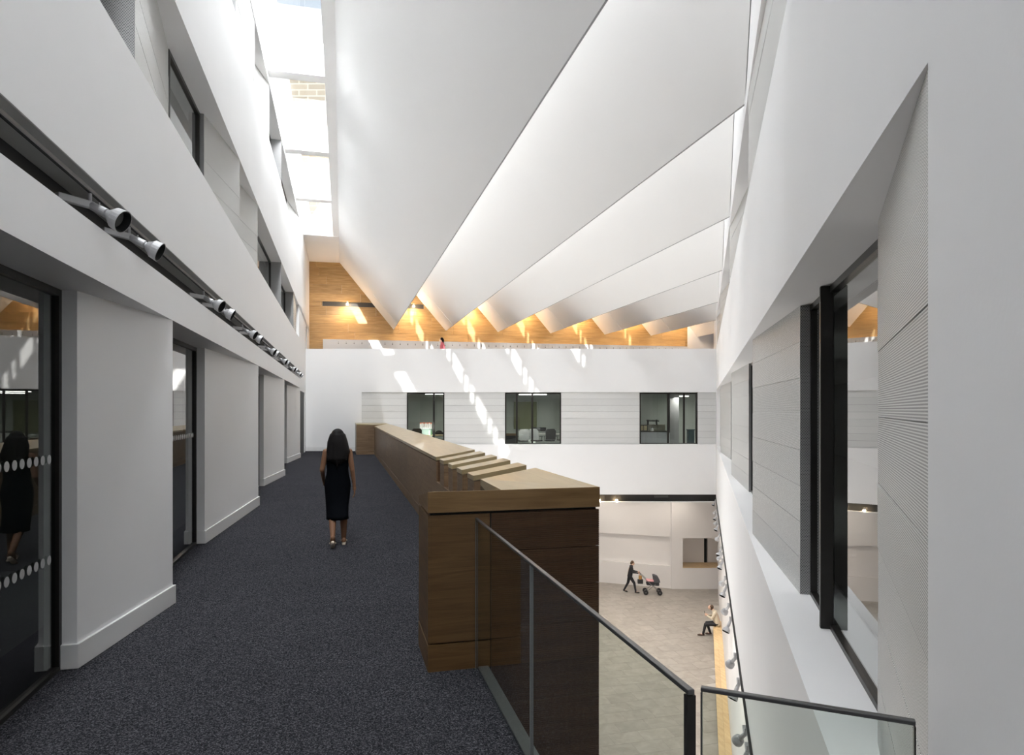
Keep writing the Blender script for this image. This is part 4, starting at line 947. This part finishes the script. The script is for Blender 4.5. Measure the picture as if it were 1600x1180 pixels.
# ---- seated man with phone on the bench
mY=27.6; ml=R.p((mY+.1)/.961,.545,GZ)
face=math.atan2(-R.n[1],-R.n[0])-math.pi/2-.12     # faces away from the wall, to the left
man,PM,_=clothed('person in a cream jacket sitting on the oak bench looking at a phone',ml,face,dict(
    pel=(0,0.0,.59),chest=(0,.10,.90),neck=(0,.18,1.10),head=(0,.27,1.20),
    elbow=((-.24,.20,.80),(.24,.20,.80)),wrist=((-.10,.40,.86),(.10,.38,.84)),hdir=((.35,.8,.35),(-.35,.8,.3)),
    knee=((-.12,.46,.50),(.13,.44,.50)),ankle=((-.13,.56,.09),(.14,.30,.09)),toe=((-.15,.76,.035),(.16,.48,.035))),
    CREAM,TROU,SHOE,HAIRB,SKINL,tilt=-.55)
ph=PM(.0,.50,.94); r=thing('phone','small dark phone held by the seated person','phone',ph)
fp=Frame(-math.sin(face),math.cos(face),ph.x,ph.y)
M().hexa([fp.p(-.03,-.035,ph.z-.06),fp.p(-.03,.035,ph.z-.06),fp.p(-.022,.035,ph.z-.062),fp.p(-.022,-.035,ph.z-.062)],[fp.p(.03,-.035,ph.z+.07),fp.p(.03,.035,ph.z+.07),fp.p(.038,.035,ph.z+.068),fp.p(.038,-.035,ph.z+.068)]).build('case',DKP,parent=r)
# ---- woman with the pram in the lobby
pl=Vector((6.05,34.2,GZ)); pz=-math.pi/2-.10
wp,PW,_=clothed('person in dark jacket and trousers pushing a pram across the lobby',pl,pz,dict(
    pel=(0,0,.90),chest=(0,.07,1.24),neck=(0,.11,1.43),head=(0,.15,1.53),
    elbow=((-.22,.14,1.10),(.22,.14,1.10)),wrist=((-.16,.42,1.05),(.16,.42,1.05)),
    knee=((-.09,-.08,.50),(.09,.22,.52)),ankle=((-.09,-.28,.12),(.09,.30,.09)),toe=((-.09,-.12,.03),(.09,.47,.035))),
    TROU,TROU,plain('black_boots',(.01,.01,.01),.3),HAIRB,SKINL,tilt=.0,longhair=False,gcurl=1.2)
pp=Vector((7.15,33.95,GZ)); pr2=thing('pram','dark pram with a pink blanket being pushed across the lobby','pram',pp)
PP=Pose(pp,pz); GR=plain('pram_grey',(.18,.18,.18),.6)
for (x,y) in ((-.24,-.34),(.24,-.34),(-.24,.36),(.24,.36)):
    c=PP(x,y,.13); ax=PP(x+.05,y,.13)-c
    m=M(); m.lathe(c-ax*.3,ax,[(0,.085),(0,.125),(.035,.125),(.035,.085)],18)
    wv=m.build('wheel',DKP,parent=pr2); m=M(); m.tube(c-ax*.4,c+ax*.8,.02,n=8)
    for k in range(6): a_=math.pi*k/3; m.tube(c,PP(x,y+.1*math.cos(a_),.13+.1*math.sin(a_)),.006,n=5)
    m.build('spokes',ALU,parent=wv)
m=M()
for x in (-.2,.2):
    m.tube(PP(x,-.34,.13),PP(x,.15,.55),.014,n=8); m.tube(PP(x,.36,.13),PP(x,-.15,.6),.014,n=8); m.tube(PP(x,-.15,.6),PP(x,-.62,1.05),.014,n=8)
m.tube(PP(-.2,-.34,.13),PP(.2,-.34,.13),.012,n=8); m.tube(PP(-.2,.36,.13),PP(.2,.36,.13),.012,n=8); m.build('frame',GR,parent=pr2)
M().tube(PP(-.22,-.62,1.05),PP(.22,-.62,1.05),.018,n=10).build('handle',DKP,parent=pr2)
m=M(); m.prism(Frame(-math.sin(pz),math.cos(pz),pp.x,pp.y),[(-.30,-.19),(.34,-.19),(.34,.19),(-.30,.19)],[GZ+.48,GZ+.46,GZ+.46,GZ+.48],[GZ+.66,GZ+.64,GZ+.64,GZ+.66]); m.build('seat',plain('pram_black',(.02,.02,.025),.8),parent=pr2,bevel=.04)
m=M(); ar=[(math.cos(a)*.30,math.sin(a)*.36) for a in [math.pi*.02+math.pi*.55*k/7 for k in range(8)]]
A=[PP(-.2,.08+a,.62+b_) for a,b_ in ar]+[PP(-.2,.08,.62)]; B=[PP(.2,.08+a,.62+b_) for a,b_ in ar]+[PP(.2,.08,.62)]; m.extr(A,B).build('hood',plain('pram_hood',(.07,.07,.08),.8),parent=pr2)
m=M(); m.prism(Frame(-math.sin(pz),math.cos(pz),pp.x,pp.y),[(-.32,-.17),(.18,-.17),(.18,.17),(-.32,.17)],[GZ+.66]*4,[GZ+.76,GZ+.72,GZ+.72,GZ+.76]); m.build('blanket',PINKP,parent=pr2,bevel=.03)
bg=thing('handbag','tan and black bag hanging from the pram handle','bag',PP(0,-.60,.70)); 
m=M(); fbg=Frame(-math.sin(pz),math.cos(pz),pp.x,pp.y); m.prism(fbg,[(-.74,-.10),(-.46,-.10),(-.46,.10),(-.74,.10)],GZ+.52,GZ+.74); m.build('body',DKP,parent=bg,bevel=.03)
M().prism(fbg,[(-.68,-.09),(-.52,-.09),(-.52,.09),(-.68,.09)],GZ+.74,GZ+.93).build('top',TAN,parent=bg,bevel=.03)
m=M(); m.tube(PP(0,-.66,.92),PP(0,-.63,1.045),.010,n=6); m.tube(PP(0,-.55,.92),PP(0,-.61,1.045),.010,n=6); m.build('strap',TAN,parent=bg)
# ---- person on the gallery
gp=Vector((fl(692,32.9),32.9,3.85))
clothed('person in a pink top walking along the upper gallery',gp,math.pi/2+.2,dict(
    pel=(0,0,.90),chest=(0,.03,1.26),neck=(0,.05,1.44),head=(0,.07,1.55),
    elbow=((-.23,-.05,1.08),(.23,.02,1.08)),wrist=((-.22,.12,.88),(.22,.02,.84)),
    knee=((-.09,.12,.50),(.09,-.04,.50)),ankle=((-.09,.18,.09),(.09,-.28,.13)),toe=((-.09,.36,.035),(.09,-.12,.03))),
    PINK,plain('dark_jeans',(.02,.025,.05),.8),DKP,HAIR,SKINL,longhair=True)
